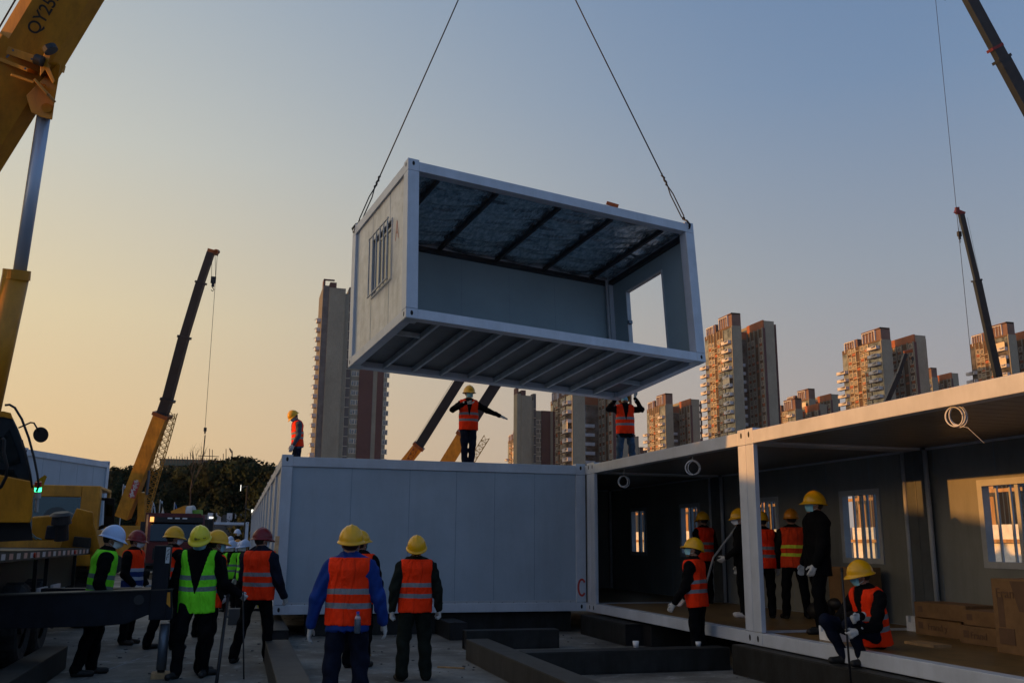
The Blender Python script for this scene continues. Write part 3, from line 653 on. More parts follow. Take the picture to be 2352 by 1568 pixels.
def mask_mesh(kind):
    if kind in HM: return HM[kind]
    nu,nv=16,12; vs=[];fs=[]
    for side in (0,1):
        for j in range(nv+1):
            v=j/nv; z=.008-.098*v
            for i in range(nu+1):
                u=-1+2*i/nu; th=u*R(68)
                rx=.074+.004; ry=.098-.012*v; bulge=(1-u*u)*math.sin(math.pi*min(1,v*.9+.08))
                bulge*=.022 if kind=='surgical' else .045
                if kind!='surgical': zz=-.04+(z+.04)*(1-.35*abs(u)**2)
                else: zz=-.04+(z+.04)*(1-.12*abs(u)**2)
                y=(ry+bulge-side*.004)*math.cos(th)+(.012*math.exp(-(u/.2)**2)*(1-v)); x=(rx-side*.003)*math.sin(th)*1.02
                vs.append((x,y+.003,zz+(.0015*math.sin(v*19) if kind=='surgical' else 0)))
    n=nu+1; K=(nv+1)*n
    for s in (0,1):
        for j in range(nv):
            for i in range(nu):
                a=s*K+j*n+i; q=(a,a+1,a+n+1,a+n); fs.append(q if s else q[::-1])
    for j in range(nv):
        for i in (0,nu): a=j*n+i; fs.append((a,a+n,a+n+K,a+K))
    for i in range(nu):
        for j in (0,nv): a=j*n+i; fs.append((a,a+1,a+1+K,a+K))
    HM[kind]=(np.array(vs),np.array(fs)); return HM[kind]
VC={}
def frame3(zt,xt):
    z=np.array(zt,float);z/=np.linalg.norm(z);x=np.array(xt,float);x-=z*(x@z);x/=np.linalg.norm(x);return np.stack([x,np.cross(z,x),z],1)
def person(pos,heading,label,h=1.75,vox=.014,pel=(0,0,.93),lean=(0,0),twist=0,arms=None,feet=None,knees=None,head=(0,0),head_roll=0,
           jacket='jacket_black',trousers='trouser_black',shoe='shoe',vest='vest_orange',helmet='helmet_yellow',mask='surgical',mask_col='mask_blue',
           hands=('relax','relax'),hands_dir=(None,None),gloves='glove',fat=.022,hem=.10,vneck=.5,vlen_=.12,group=None,tucked=False,detail=True,baggy=.014,bare=False):
    """heading: compass degrees the person faces (0=+y, 90=+x). arms: per side (elbow, wrist) in torso space. head=(yaw right, pitch up)"""
    root=empty('person',pos,label,'worker',group,rz=-R(heading)); root.scale=(h/1.76,)*3; OFF[root.name]=np.zeros(3)
    pel=np.array(pel,float)
    T3=frame3((math.sin(R(lean[1])),math.sin(R(lean[0])),math.cos(R(lean[0]))*math.cos(R(lean[1]))),(math.cos(R(twist)),-math.sin(R(twist)),0))
    toT=lambda P:(P-pel)@T3; frT=lambda p: pel+T3@np.array(p,float)
    arms=arms or {}
    A={}
    for s,nm in ((-1,'l'),(1,'r')):
        e,w_=arms.get(nm,((s*.245,-.03,.155),(s*.255,.055,-.085)))
        if w_[0]=='w':
            q=np.array(w_[1:],float)-np.array(pos,float); c_,s_=math.cos(R(heading)),math.sin(R(heading)); q=np.array([q[0]*c_-q[1]*s_,q[0]*s_+q[1]*c_,q[2]])*1.76/h; w3=q
        else: w3=frT(w_)
        A[nm]=(frT((s*.19,-.01,.42)),frT(e),w3)
    feet=feet or {'l':(-.11,0,0),'r':(.11,.03,0)}
    fdir={'l':-6,'r':10}
    kn=knees or {}
    J={}
    for s,nm in ((-1,'l'),(1,'r')):
        f=feet[nm]; an=np.array(f[:3],float)+[0,-.04,.09]; hip=pel+np.array([s*.085,0,-.02]); 
        k=np.array(kn[nm]) if nm in kn else (hip+an)/2+np.array([s*.012,.035,.02])
        a_=R(f[3] if len(f)>3 else fdir[nm]); toe=np.array(f[:3],float)+[.15*math.sin(a_),.13*math.cos(a_),.035]; J[nm]=(hip,k,an,toe,np.array(f[:3],float)+[0,-.06,.04])
    nk=frT((0,-.01,.50)); hyaw,hp=R(head[0]),R(head[1])
    H3=T3@np.array(Matrix.Rotation(-hyaw,3,'Z')@Matrix.Rotation(hp,3,'X')@Matrix.Rotation(R(head_roll),3,'Y')) if True else 0
    hc_=nk+T3@np.array([0,.012,.06])+H3@np.array([0,.012,.095])
    seed=abs(hash((round(pos[0],2),round(pos[1],2))))%100/10.
    def body(P):
        ds=[]
        Q=toT(P); jac=torso(Q,fat,hem if not tucked else 0)
        for nm in 'lr':
            a,e,w_=A[nm]; jac=smin(jac,rc(P,a,e,.062+fat*.6,.050+fat*.5),.035); jac=smin(jac,rc(P,e,w_,.050+fat*.5,.036+fat*.4),.02)
        jac=smin(jac,rc(Q,(0,-.012,.47),(0,-.008,.53),.066,.058),.02)
        jac=jac+.0075*np.sin(38*P[...,2]+7*np.sin(11*P[...,0]+seed)+5*P[...,1])*np.sin(17*P[...,0]+9*P[...,1]+seed)
        tr=None
        for nm in 'lr':
            hip,k,an,toe,heel=J[nm]; l1=rc(P,hip,k,.088+baggy,.062+baggy); l2=rc(P,k,an+[0,0,-.01],.060+baggy,.050+baggy*1.2)
            l=smin(l1,l2,.03); tr=l if tr is None else smin(tr,l,.02)
        tr=smin(tr,rc(P,pel+[0,0,.06],pel+[0,-.01,-.02],.13,.135,np.array([1,1/.78,1]))*.85,.03)
        tr=tr+.009*np.sin(30*P[...,2]+6*np.sin(9*P[...,0]+seed))*np.sin(12*P[...,1]+14*P[...,0]+4*P[...,2])
        sh=None
        for nm in 'lr':
            hip,k,an,toe,heel=J[nm]; s1=smin(rc(P,heel,toe,.042,.038),rc(P,an,heel+[0,.03,0],.045,.045),.03); s1=np.maximum(s1,(min(heel[2],toe[2])-.045)-P[...,2]); sh=s1 if sh is None else np.minimum(sh,s1)
        X=(P-hc_)@H3
        sk=elp(X,(0,-.004,.022),(.076,.094,.100)); sk=smin(sk,rc(X,(0,.028,-.045),(0,.055,-.080),.052,.030),.03)
        sk=smin(sk,rc(X,(0,.086,.010),(0,.108,-.022),.008,.013),.012)
        for s in (-1,1): sk=smin(sk,elp(X,(s*.078,-.008,-.010),(.012,.020,.032)),.006); sk=np.maximum(sk,-(vlen(X-np.array((s*.032,.100,.014)))-.013))
        sk=smin(sk,rc(X,(-.018,.088,-.055),(.018,.088,-.055),.008,.008),.008)
        sk=smin(sk,rc(P,nk,hc_+H3@np.array([0,-.015,-.05]),.054,.052),.02)
        arr=np.stack([jac,tr,sk,sh],-1); mid=arr.argmin(-1)
        d=smin(smin(jac,tr,.008),smin(sk,sh,.004),.006); return d,mid
    allp=np.array([p for nm in 'lr' for p in list(A[nm])+list(J[nm])]+[hc_,pel,frT((0,0,-hem))]); lo=allp.min(0)-.17; hi=allp.max(0)+.17; lo[2]=min(lo[2],allp[:,2].min()-.06)
    V,F,FM=nets(body,lo,hi,vox)
    np_mesh('body',V,F,FM,[jacket,trousers,'skin',shoe],root)
    def place(o,M3,p): 
        m=Matrix(np.asarray(M3).tolist()).to_4x4(); m.translation=Vector(p); o.matrix_local=m
    if vest:
        key=(vlen_,vneck,round(fat,3),vox>.02)
        if key not in VC:
            def vf(P):
                d=torso(P,fat+.014,max(vlen_,.02))
                d=d+.004*np.sin(26*P[...,2]+5*np.sin(13*P[...,0]))*np.sin(15*P[...,0]+6*P[...,1])
                ax=np.abs(P[...,0]); z=P[...,2]
                arm=np.minimum(vlen(np.stack([(ax-.255)/.078,P[...,1]/.085,(z-.37)/.15],-1))-1,9)*.07
                d=np.maximum(d,-arm); d=np.maximum(d,ax-(.196+.25*np.clip(.26-z,0,1)))
                nh=vlen(np.stack([P[...,0]/.078,(P[...,1]+.01)/.075,(z-.50)/.05],-1))-1; d=np.maximum(d,-nh*.05)
                vz=.47-vneck*.62; wdt=np.where(P[...,1]>0,(z-vz)*(.20 if vneck<.6 else .27),-1); d=np.maximum(d,-(ax-wdt)*-1*-1 if False else np.minimum(wdt-ax,.05)) 
                flare=.0; d=np.maximum(d,-(z+vlen_)); d=np.maximum(d,z-.53)
                return d,np.zeros(d.shape,int)
            VC[key]=nets(vf,(-.30,-.26,-vlen_-.05),(.30,.26,.56),.013 if vox<.02 else .025)
        V,F,FM=VC[key]; o=np_mesh('vest',V,F,FM,[vest],root); place(o,T3,pel)
    if helmet:
        V,F=helmet_mesh(); o=np_mesh('helmet',V*1.03,F,np.zeros(len(F)),[helmet],root); place(o,H3@np.array(Matrix.Rotation(R(-4),3,'X')),hc_+H3@np.array([0,.004,.036]))
    # hair at the nape and temples
    hb=MB(); hb.ell((0,-.018,.022),(.083,.090,.088),18,12); V=np.array(hb.v); keep=[f for f in hb.f if np.mean([V[i][1] for i in f])<.03 and np.mean([V[i][2] for i in f])>-.06]
    if detail:
        me=bpy.data.meshes.new('hair'); me.from_pydata(V.tolist(),[],keep); me.materials.append(M['hair']); me.polygons.foreach_set('use_smooth',[True]*len(me.polygons)); o=bpy.data.objects.new('hair',me); COL.objects.link(o); o.parent=root; place(o,H3,hc_)
        eb=MB(); 
        for s in (-1,1):
            eb=MB().ell((s*.032,.086,.012),(.010,.010,.009),8,6); o=eb.build('eye','eye',root,smooth=True,local=True); place(o,H3,hc_)
    if mask:
        V,F=mask_mesh(mask); o=np_mesh('mask',V,F,np.zeros(len(F)),[mask_col],root); place(o,H3,hc_)
        if detail:
            sb=MB()
            for s in (-1,1):
                sb.tube([(s*.070,.045,-.012),(s*.079,.010,.004),(s*.082,-.022,-.002),(s*.080,-.012,-.036),(s*.072,.040,-.070)],.0022,5)
            o=sb.build('mask_strap','mask_white',root,local=True); place(o,H3,hc_)
    for i,(nm) in enumerate('lr'):
        a,e,w_=A[nm]; V,F,FM=hand_mesh(hands[i],nm)
        z=-(w_-e)/np.linalg.norm(w_-e)
        if hands_dir[i] is not None: z=-np.array(hands_dir[i],float); z/=np.linalg.norm(z); z=T3@z
        fwd=T3@np.array((0,1.,0)); 
        if abs(fwd@z)>.9: fwd=T3@np.array((0,0,1.)) 
        y=fwd-z*(fwd@z); y/=np.linalg.norm(y); x=np.cross(y,z); m3=np.stack([x,y,z],1)
        o=np_mesh('glove' if gloves=='glove' else 'hand',V,F,FM,[gloves],root); place(o,m3,w_+z*-.02)
    root['_torso']=[*pel,*T3.ravel()]; return root
def pt(root,p,space='t'):
    """world point of a torso-space point"""
    d=list(root['_torso']); v=np.array(d[:3])+np.array(d[3:]).reshape(3,3)@np.array(p,float) if space=='t' else np.array(p,float)
    m=Matrix.Translation(root.location)@root.rotation_euler.to_matrix().to_4x4()@Matrix.Diagonal((*root.scale,1)); return np.array(m@Vector(v))
FG='workers in the foreground watching the lift'; RF='workers on the container roofs'; IN='workers inside the open containers'; FARG='workers far down the lane'
# on the roofs
ZR=Z0+H_-.07
person((.62,6.35,ZR),262,'worker in denim sleeves and orange vest at the left end of the roof, looking down',1.80,jacket='jacket_denim',trousers='jeans_navy',head=(-5,-32),lean=(6,0),hem=.14,
   arms={'l':((-.235,.02,.16),(-.20,.14,-.06)),'r':((.24,.0,.15),(.22,.1,-.07))},group=RF,vest='vest_orange')
person((3.90,1.35,ZR),186,'worker in orange vest on the roof stretching one arm sideways under the tilted container',1.80,jacket='jacket_black',trousers='jeans_navy',head=(-18,2),lean=(-2,0),hem=.02,
   arms={'r':((.35,.08,.29),(.10,.29,.41)),'l':((-.41,.03,.30),(-.65,.06,.20))},hands=('flat','relax'),hands_dir=((-.9,.05,-.35),(-.9,.1,-.05)),group=RF,feet={'l':(-.07,0,0),'r':(.06,.03,0)},mask_col='mask_blue')
p3=person((7.22,.62,ZR),192,'worker in orange vest and blue jeans steadying the low corner of the tilted container overhead',1.74,jacket='jacket_black',trousers='jeans_blue',head=(0,35),hem=.2,
   arms={'r':((.37,.03,.42),(.22,.18,.64)),'l':((-.37,.03,.42),(-.20,.18,.64))},hands=('fist','fist'),hands_dir=((.1,.1,1),(-.1,.1,1)),group=RF,feet={'l':(-.16,0,0),'r':(.15,.03,0)})
# foreground, left to right
person((-2.42,-4.33,0),80,'worker in green vest and white helmet with white face mask, leftmost, in profile',1.90,vox=.013,jacket='jacket_black',helmet='helmet_white',vest='vest_green',mask='cup',mask_col='mask_white',lean=(7,0),head=(4,-4),
   arms={'r':((.255,-.03,.15),(.25,.08,-.07)),'l':((-.25,.0,.15),(-.2,.14,-.05))},feet={'l':(-.09,.05,0),'r':(.1,-.12,0)},group=FG,vlen_=.14,fat=.03)
person((-2.38,-.55,0),112,'worker in red helmet and orange and blue vest behind the white helmeted man',1.86,jacket='jacket_black',trousers='trouser_black',helmet='helmet_red',vest='vest_orange_blue',mask='cup',mask_col='mask_white',shoe='shoe_brown',head=(-12,-2),
   arms={'r':((.25,.0,.15),(.2,.15,-.02)),'l':((-.25,.0,.15),(-.2,.15,-.02))},group=FG,vlen_=.2,vneck=.1,fat=.03)
person((-1.72,-1.5,0),55,'yellow helmeted worker in white mask stretching an arm out behind the man in green',1.92,jacket='jacket_black',mask='cup',mask_col='mask_white',head=(14,0),
   arms={'r':((.42,.10,.44),(.66,.22,.60))},hands_dir=(None,(1,.3,.4)),feet={'l':(-.2,-.12,0),'r':(.14,.1,0)},group=FG,fat=.03)
person((-1.25,.35,0),70,'half hidden worker in yellow helmet just behind the outstretched arm',1.86,vox=.02,mask='cup',mask_col='mask_white',group=FG)
p7=person((-1.16,-4.75,0),190,'worker in open green vest and scribbled lemon helmet facing the camera, blue mask',1.91,vox=.012,vest='vest_green',helmet='helmet_lemon',head=(0,-16),lean=(3,0),vneck=.72,hem=.16,vlen_=.20,fat=.034,
   arms={'r':((.27,-.03,.15),(.30,.02,-.10)),'l':((-.26,-.08,.15),(-.23,-.12,-.08))},feet={'l':(-.13,.02,0),'r':(.14,.2,.0,20)},knees={'r':(.13,.16,.50)},group=FG,gloves='glove')
p8=person((-1.02,-4.55,0),62,'worker in yellow helmet and orange vest seen from the side holding a thin steel rod',1.84,jacket='jacket_black',head=(8,3),lean=(4,0),
   arms={'r':((.27,.05,.17),(.25,.28,.06)),'l':((-.25,.0,.17),(-.2,.2,.02))},hands=('fist','fist'),feet={'l':(-.12,.04,0),'r':(.12,-.05,0)},group=FG,fat=.032)
p9=person((-.36,-3.45,0),30,'worker in dark red helmet and navy jacket under an orange vest, turned away',1.89,vox=.012,jacket='jacket_navy',helmet='helmet_red',mask_col='mask_white',head=(28,2),fat=.044,hem=.06,
   arms={'r':((.27,.02,.15),(.30,.16,-.07)),'l':((-.25,.03,.16),(-.16,.2,.02))},hands=('relax','fist'),feet={'l':(-.22,-.12,0,-15),'r':(.16,.1,0,15)},group=FG)
p10=person((.43,-8.05,0),12,'worker in bright blue sleeves and orange vest, back to camera, largest of the group',1.87,vox=.011,jacket='jacket_blue',trousers='jeans_navy',head=(-4,14),mask_col='mask_white',fat=.038,hem=.15,vlen_=.10,
   arms={'r':((.29,-.02,.15),(.335,.05,-.07)),'l':((-.30,-.03,.15),(-.345,.02,-.10))},feet={'l':(-.15,-.02,0),'r':(.15,.02,0)},group=FG,baggy=.022)
person((1.0,-4.35,0),30,'worker in black jacket and orange vest half hidden behind the man in blue sleeves',1.86,jacket='jacket_black',head=(18,16),fat=.030,arms={'r':((.27,-.02,.15),(.31,.06,-.08))},group=FG,trousers='trouser_black',baggy=.02)
p12=person((1.55,-5.72,0),4,'worker in dark green clothes and orange vest, back to camera, looking up at the load',1.80,vox=.012,jacket='jacket_green',trousers='jacket_green',head=(8,30),fat=.034,hem=.05,vlen_=.12,
   arms={'r':((.27,-.04,.16),(.30,-.0,-.07)),'l':((-.27,-.04,.16),(-.285,.0,-.08))},hands=('fist','fist'),feet={'l':(-.15,-.02,0,-20),'r':(.15,.02,0,20)},group=FG,baggy=.024)
person((5.80,-5.25,0),318,'worker in orange vest with white gloves leaning at the open container and looking up',1.80,vox=.013,jacket='jacket_black',head=(-20,22),head_roll=6,lean=(5,0),fat=.032,vlen_=.13,
   arms={'l':((-.24,.06,.17),(-.25,.24,-.04)),'r':((.24,.05,.17),(.2,.25,.0))},group=FG)
rodp=onx(1946,1432,5.80); hl_=rodp+[.07,.01,-.05]; hr_=rodp+[.08,-.02,.06]
p14=person((6.42,-8.42,.0),264,'worker in orange vest sitting on the floor edge of the open container with a rod',1.80,vox=.012,pel=(0,0,.69),jacket='jacket_black',trousers='jeans_navy',head=(36,4),lean=(12,0),fat=.026,hem=.02,vlen_=.10,vneck=.52,
   arms={'l':((-.27,.20,.17),('w',*(hl_+[.06,-.02,-.02]))),'r':((.27,.20,.22),('w',*(hr_+[.05,-.05,.03])))},hands=('fist','fist'),hands_dir=((.1,.9,-.2),(.1,.9,-.1)),
   feet={'l':(-.12,.34,.385,-10),'r':(.15,.36,.385,10)},knees={'l':(-.16,.50,.84),'r':(.20,.52,.85)},group=FG,baggy=.008)
# inside the containers
ZF=Z0+.163
person((8.3,-.75,ZF),350,'dim worker in dark orange vest near the rear window, back to camera',1.78,vox=.02,group=IN,mask=None,vest='vest_orange',head=(-10,0))
person((7.25,-4.05,ZF),300,'worker in black with white mask and white shoes just left of the paired posts',1.72,vox=.016,vest=None,shoe='shoe_white',mask='cup',mask_col='mask_white',head=(-5,0),group=IN,
   arms={'l':((-.24,.06,.17),(-.16,.25,.04))})
person((7.52,-4.25,ZF),20,'worker in black sleeves mostly hidden by the right hand post',1.68,vox=.02,mask=None,group=IN,fat=.03)
person((7.95,-4.45,ZF),22,'worker in orange helmet and yellow striped vest standing inside, back to camera',1.72,vox=.014,vest='vest_orange_yellow',helmet='helmet_orange',jacket='jacket_green',mask=None,head=(5,4),feet={'l':(-.17,-.02,0,-15),'r':(.19,.05,0,15)},group=IN,fat=.03,
   arms={'l':((-.28,.0,.17),(-.25,.16,.02))})
person((6.85,-6.75,ZF),282,'tall worker in long black coat and yellow helmet standing inside in profile, looking up',1.86,vox=.013,vest=None,jacket='jacket_black',head=(6,8),hem=.22,fat=.05,group=IN,
   arms={'l':((-.24,.02,.16),(-.235,.13,-.07)),'r':((.24,.0,.16),(.22,.1,-.07))},feet={'l':(-.1,.08,0),'r':(.1,-.06,0)})
# far down the lane
fr=random.Random(5); fl=[('white','green'),('white','green'),('orange','orange'),('white','green'),('yellow','green'),('white','none'),('white','none'),('red','orange')]
spots=[(508,1247,24,'yellow'),(522,1246,26,'white'),(535,1243,23,'white'),(546,1247,27,'white'),(556,1244,25,'white'),(565,1241,22,'white'),(545,1216,38,'white'),(530,1232,33,'white'),(548,1240,30,'orange')]
seen=['in yellow helmet leftmost of the crowd','in white helmet second of the crowd','in white helmet and green vest at the middle of the crowd','in white helmet between two green vests','in white helmet beside the container row','in white helmet and green vest rightmost of the crowd','standing higher than the others in white helmet','in white helmet farther back','in orange helmet deep in the crowd']
for i,(px,py,D,hc2) in enumerate(spots):
    p=at(px,py,D); z=0. if i!=6 else max(0,p[2]-1.72)
    person((p[0],p[1],z),180+fr.uniform(-60,60),'distant worker '+seen[i],max(1.6,min(1.85,p[2]-z+.02)),vox=.04,helmet='helmet_'+hc2,vest='vest_green' if i in(0,2,5) else ('vest_orange' if i==8 else None),jacket=['jacket_black','jacket_navy'][i%2],detail=False,group=FARG,mask='surgical',mask_col='mask_white')
    if i==6: MB().use('steel').box((p[0]-.5,p[1]-.5,0),(p[0]+.5,p[1]+.5,z)) and None
# things the workers hold
def rod(p,q,r,label,m='black'):
    o=empty('steel_rod',p,label,'rod'); MB().tube([p,q],r,8).build('shaft',m,o,smooth=True); MB().tube([np.array(q)-(np.array(q)-np.array(p))*.03,q],r*1.25,8).build('tip','steel',o); return o
hnd=pt(p8,(.25,.34,.0)); rod(onz(560,1559,.0),hnd+np.array([0,0,.1]),.010,'thin dark steel rod held by the worker beside the man in green')
rod(onz(497,1570,.0)+[0,0,.01],at(524,1366,12.4),.021,'thick dark pipe standing upright beside the man in green')
rod((rodp[0],rodp[1],0.),(rodp[0]-.01,rodp[1]+.02,rodp[2]+.60),.012,'long dark rod planted on the ground by the seated worker')
w10=pt(p10,(.11,-.185,-.16)); b=empty('water_bottle',w10,'clear water bottle with blue cap in the back pocket of the blue sleeved man','bottle')
MB().tube([w10,w10+[0,0,.02],w10+[0,0,.13],w10+[0,0,.17],w10+[0,0,.19]],[.028,.033,.033,.02,.014],12).build('bottle_body','bottle',b,smooth=True); MB().tube([w10+[0,0,.185],w10+[0,0,.21]],.016,10).build('cap','bottle_cap',b)
MB().tube([w10+[0,0,.135],w10+[0,0,.165]],[.0335,.023],12).build('paper_label','bottle_label',b,smooth=True)
# marker scribbles on the lemon helmet, logo lines on the black shirt
def on_person(root,name,mt,strokes,part,space):
    mb=MB()
    for s in strokes: mb.tube(s,.0028,5)
    o=mb.build(name,mt,root,local=True); o.parent=part; return o
hel=[c for c in p7.children if c.name.startswith('helmet')][0]
def hp(u,v): # on the front of the helmet shell: u sideways, v up
    x=u; z=v; y=.148*math.sqrt(max(0,1-(x/.121)**2-(z/.150)**2)); return (x,y+.001,z)
st=[[hp(-.03,.05),hp(-.018,.028)],[hp(-.036,.04),hp(-.012,.044)],[hp(-.024,.056),hp(-.026,.022)],[hp(-.008,.052),hp(-.006,.024)],[hp(-.012,.04),hp(.004,.038)],[hp(.008,.046),hp(.012,.03),hp(.02,.04)],[hp(.022,.04),hp(.034,.036)],
    [hp(.07,.045),hp(.074,.03)],[hp(.064,.04),hp(.08,.036)],[hp(.084,.044),hp(.088,.03)]]
on_person(p7,'marker_writing','black',[[(-x,y,z) for x,y,z in s] for s in st],hel,'h')
o=MB().use('wood').bar((-.12,-2.3,.9),(-.03,-.9,1.78),.07,.03).build('wooden_batten'); tag(o,'wooden batten leaning on the corner of the container row beside the red helmet','batten')
p_=onz(541,1434,0); o=MB().use('concrete_dark').box((p_[0]-.16,p_[1],0),(p_[0]+.16,p_[1]+.3,.32)).build('concrete_block',None,None,bevel=.01); tag(o,'grey concrete block on the ground behind the man with the rod','block')
p_=onz(516,1416,0.02); q_=onz(562,1412,0.02); o=MB().use('chrome').cyl(p_,q_,.03,n=10).build('steel_pipe'); tag(o,'short bright steel pipe lying on the ground behind the group on the left','pipe')
p_=onz(585,1402,0); o=empty('power_tool',p_,'small yellow and black tool standing behind the legs of the red helmeted man','tool'); MB().box(p_-[.12,.1,0],p_+[.12,.1,.06]).build('base','black',o); MB().tube([p_+[-.08,0,.06],p_+[-.07,0,.22],p_+[.05,0,.25],p_+[.09,0,.08]],.03,8).build('body','helmet_lemon',o)
r_=random.Random(21)
for i,(x,y,l,a,lb) in enumerate(((.9,-3.2,.5,.3,'thin wooden offcut on the concrete behind the man in dark green'),(-.9,-6.6,.35,1.2,'short wooden offcut on the concrete in the left foreground'),(2.1,-4.6,.4,-.6,'wooden splinter lying beside the diagonal beam'),(1.9,-7.6,.3,.8,'little wooden offcut in the foreground near the diagonal beam'))):
    o=MB().use('wood').bar((x,y,.012),(x+l*math.cos(a),y+l*math.sin(a),.014),.035,.02).build('wood_offcut'); tag(o,lb,'wood offcut')
# ------------------------------------------------------------------ goods inside the open containers
def carton(a,b,label,words_='',side=False):
    (x0,y0,z0),(x1,y1,z1)=a,b; o=empty('cardboard_box',((x0+x1)/2,(y0+y1)/2,z0),label,'cardboard box','brown cardboard boxes on the container floor')
    MB().box(a,b).build('box_body','cardboard',o,bevel=.008)
    tp=MB().use('card_print'); tp.box((x0-.0025,(y0+y1)/2-.03,z0+.0),(x0-.001,(y0+y1)/2+.03,z1)) if side else tp.box((x0-.0025,y1-.16,z0+(z1-z0)*.35),(x0-.001,y1-.07,z0+(z1-z0)*.75))
    tp.build('printed_mark',None,o)
    if words_: text(words_,min(.16,(z1-z0)*.55),(x0-.003,(y0+y1)/2,(z0+z1)/2),(0,-1,0),(0,0,1),'card_print','lettering',o)
    return o
carton((8.12,-7.85,ZF),(8.6,-7.0,ZF+.22),'lower cardboard box of the left stack against the rear wall','Frand y'); carton((8.08,-8.0,ZF+.223),(8.55,-7.06,ZF+.42),'upper cardboard box of the left stack against the rear wall')
carton((7.85,-8.75,ZF),(8.35,-8.12,ZF+.21),'lower box of the stack just left of the big carton','Frand'); carton((7.9,-8.7,ZF+.213),(8.35,-8.14,ZF+.39),'upper box of the stack just left of the big carton')
big=carton((7.5,-10.0,ZF),(8.1,-9.08,ZF+.80),'big cardboard carton at the right edge of the photo'); MB().box((7.493,-9.36,ZF+.10),(7.4985,-9.14,ZF+.27)).build('label_panel','card_print',big); text('Fran',.15,(7.496,-9.27,ZF+.64),(0,-1,0),(0,0,1),'card_print','lettering',big)
dk=MB().use('card_print'); dk.prism([(7.49,-9.36,ZF+.78),(7.49,-10.0,ZF+.78),(7.49,-10.0,ZF+.46),(7.49,-9.46,ZF+.46)],(.008,0,0)).build('loose_flap',None,big)
carton((8.3,-5.55,ZF),(8.75,-4.85,ZF+.82),'tall brown carton against the wall behind the tall man in black',side=True)
def foam(a,b,label):
    (x0,y0,z0),(x1,y1,z1)=a,b; o=empty('foam_block',((x0+x1)/2,(y0+y1)/2,z0),label,'foam packaging'); h=z1-z0
    MB().box((x0,y0,z0),(x1,y1,z0+h*.6)).box((x0,y0,z0+h*.6),(x1,y0+(y1-y0)*.72,z1)).box((x0,y0+(y1-y0)*.86,z0+h*.6),(x1,y1,z1)).build('block','foam',o,bevel=.004)
foam((6.35,-7.75,ZF),(6.62,-7.42,ZF+.17),'white foam packing block on the floor edge left of the seated man'); foam((8.3,-6.95,ZF),(8.55,-6.6,ZF+.2),'small white foam block on the floor left of the box stacks')
o=MB().use('wood').box((7.1,-8.55,ZF),(7.35,-8.05,ZF+.03)).build('wooden_board'); tag(o,'flat piece of board on the container floor behind the seated man','board')
bg_=MB().use('black').ell((8.2,-4.75,ZF+.14),(.2,.26,.15),12,8).ell((8.3,-5.0,ZF+.26),(.12,.15,.09),10,6); o=bg_.build('bag',None,None,smooth=True); tag(o,'dark bag slumped on the floor behind the striped vest','bag')
o=MB().use('grey_frame').tube([(8.0,-1.1,ZF+.02),(8.15,-1.4,ZF+.9),(8.5,-1.9,ZF+1.6),(8.7,-1.95,ZF+2.4)],.022,8).build('plastic_pipe',None,None,smooth=True); tag(o,'bent grey plastic pipe leaning inside the dark container','pipe')
# panel stacks in the yard, seen through the windows
for y0,lb in ((.5,'white panel bundles with wooden battens seen through the nearest window'),(8.2,'white panel bundles with battens seen through the middle window'),(16.5,'white panel bundles with battens seen through the far window'),(24.6,'white panel bundles with battens seen through the darkest window')):
    o=empty('panel_stack',(20.6,y0+3.8,0),lb,'panel stack'); 
    for i in range(6): MB().box((20.1,y0+.05+i*1.3,.1),(21.1,y0+1.2+i*1.3,1.80)).box((20.1,y0+.05+i*1.3,1.9),(21.1,y0+1.2+i*1.3,2.32)).build('panel_bundle','foam',o)
    b_=MB(); 
    for z in (1.81,3.22): b_.box((20.0,y0,z),(20.09,y0+7.9,z+.10))
    for i in range(5): b_.box((20.02,y0+.4+i*1.8,2.32),(20.08,y0+.48+i*1.8,3.22)).box((20.5,y0+.4+i*1.8,2.32),(20.6,y0+.8+i*1.8,4.2))
    b_.build('batten','wood',o)
# ------------------------------------------------------------------ cranes in the distance
def hookblk(mb,p,s=1.):
    p=np.array(p,float); mb.box(p-[.16*s,.1*s,.0],p+[.16*s,.1*s,.42*s]); mb.box(p-[.09*s,.06*s,.25*s],p+[.09*s,.06*s,.0]); q=p-[0,0,.25*s]
    mb.tube([q,q-[0,0,.08*s],q+np.array([.09,0,-.18])*s,q+np.array([.02,0,-.3])*s,q+np.array([-.09,0,-.22])*s],.03*s,6); return mb
def lattice(mb,p,q,side,w,t,n,r=.02):
    p=np.array(p,float);q=np.array(q,float); d=(q-p)/np.linalg.norm(q-p); s_=np.array(side,float); s_-=d*(s_@d); s_/=np.linalg.norm(s_); k=np.cross(d,s_)
    C=[(0,0),(w,0),(w,t),(0,t)]; P=lambda f,c:p+(q-p)*f+s_*c[0]+k*c[1]
    for c in C: mb.tube([P(0,c),P(1,c)],r*1.4,5)
    for i in range(n):
        for a in range(4):
            c,e=C[a],C[(a+1)%4]; mb.tube([P(i/n,c),P((i+1)/n,e)],r,4); mb.tube([P(i/n,c),P(i/n,e)],r*.8,4)
    return mb
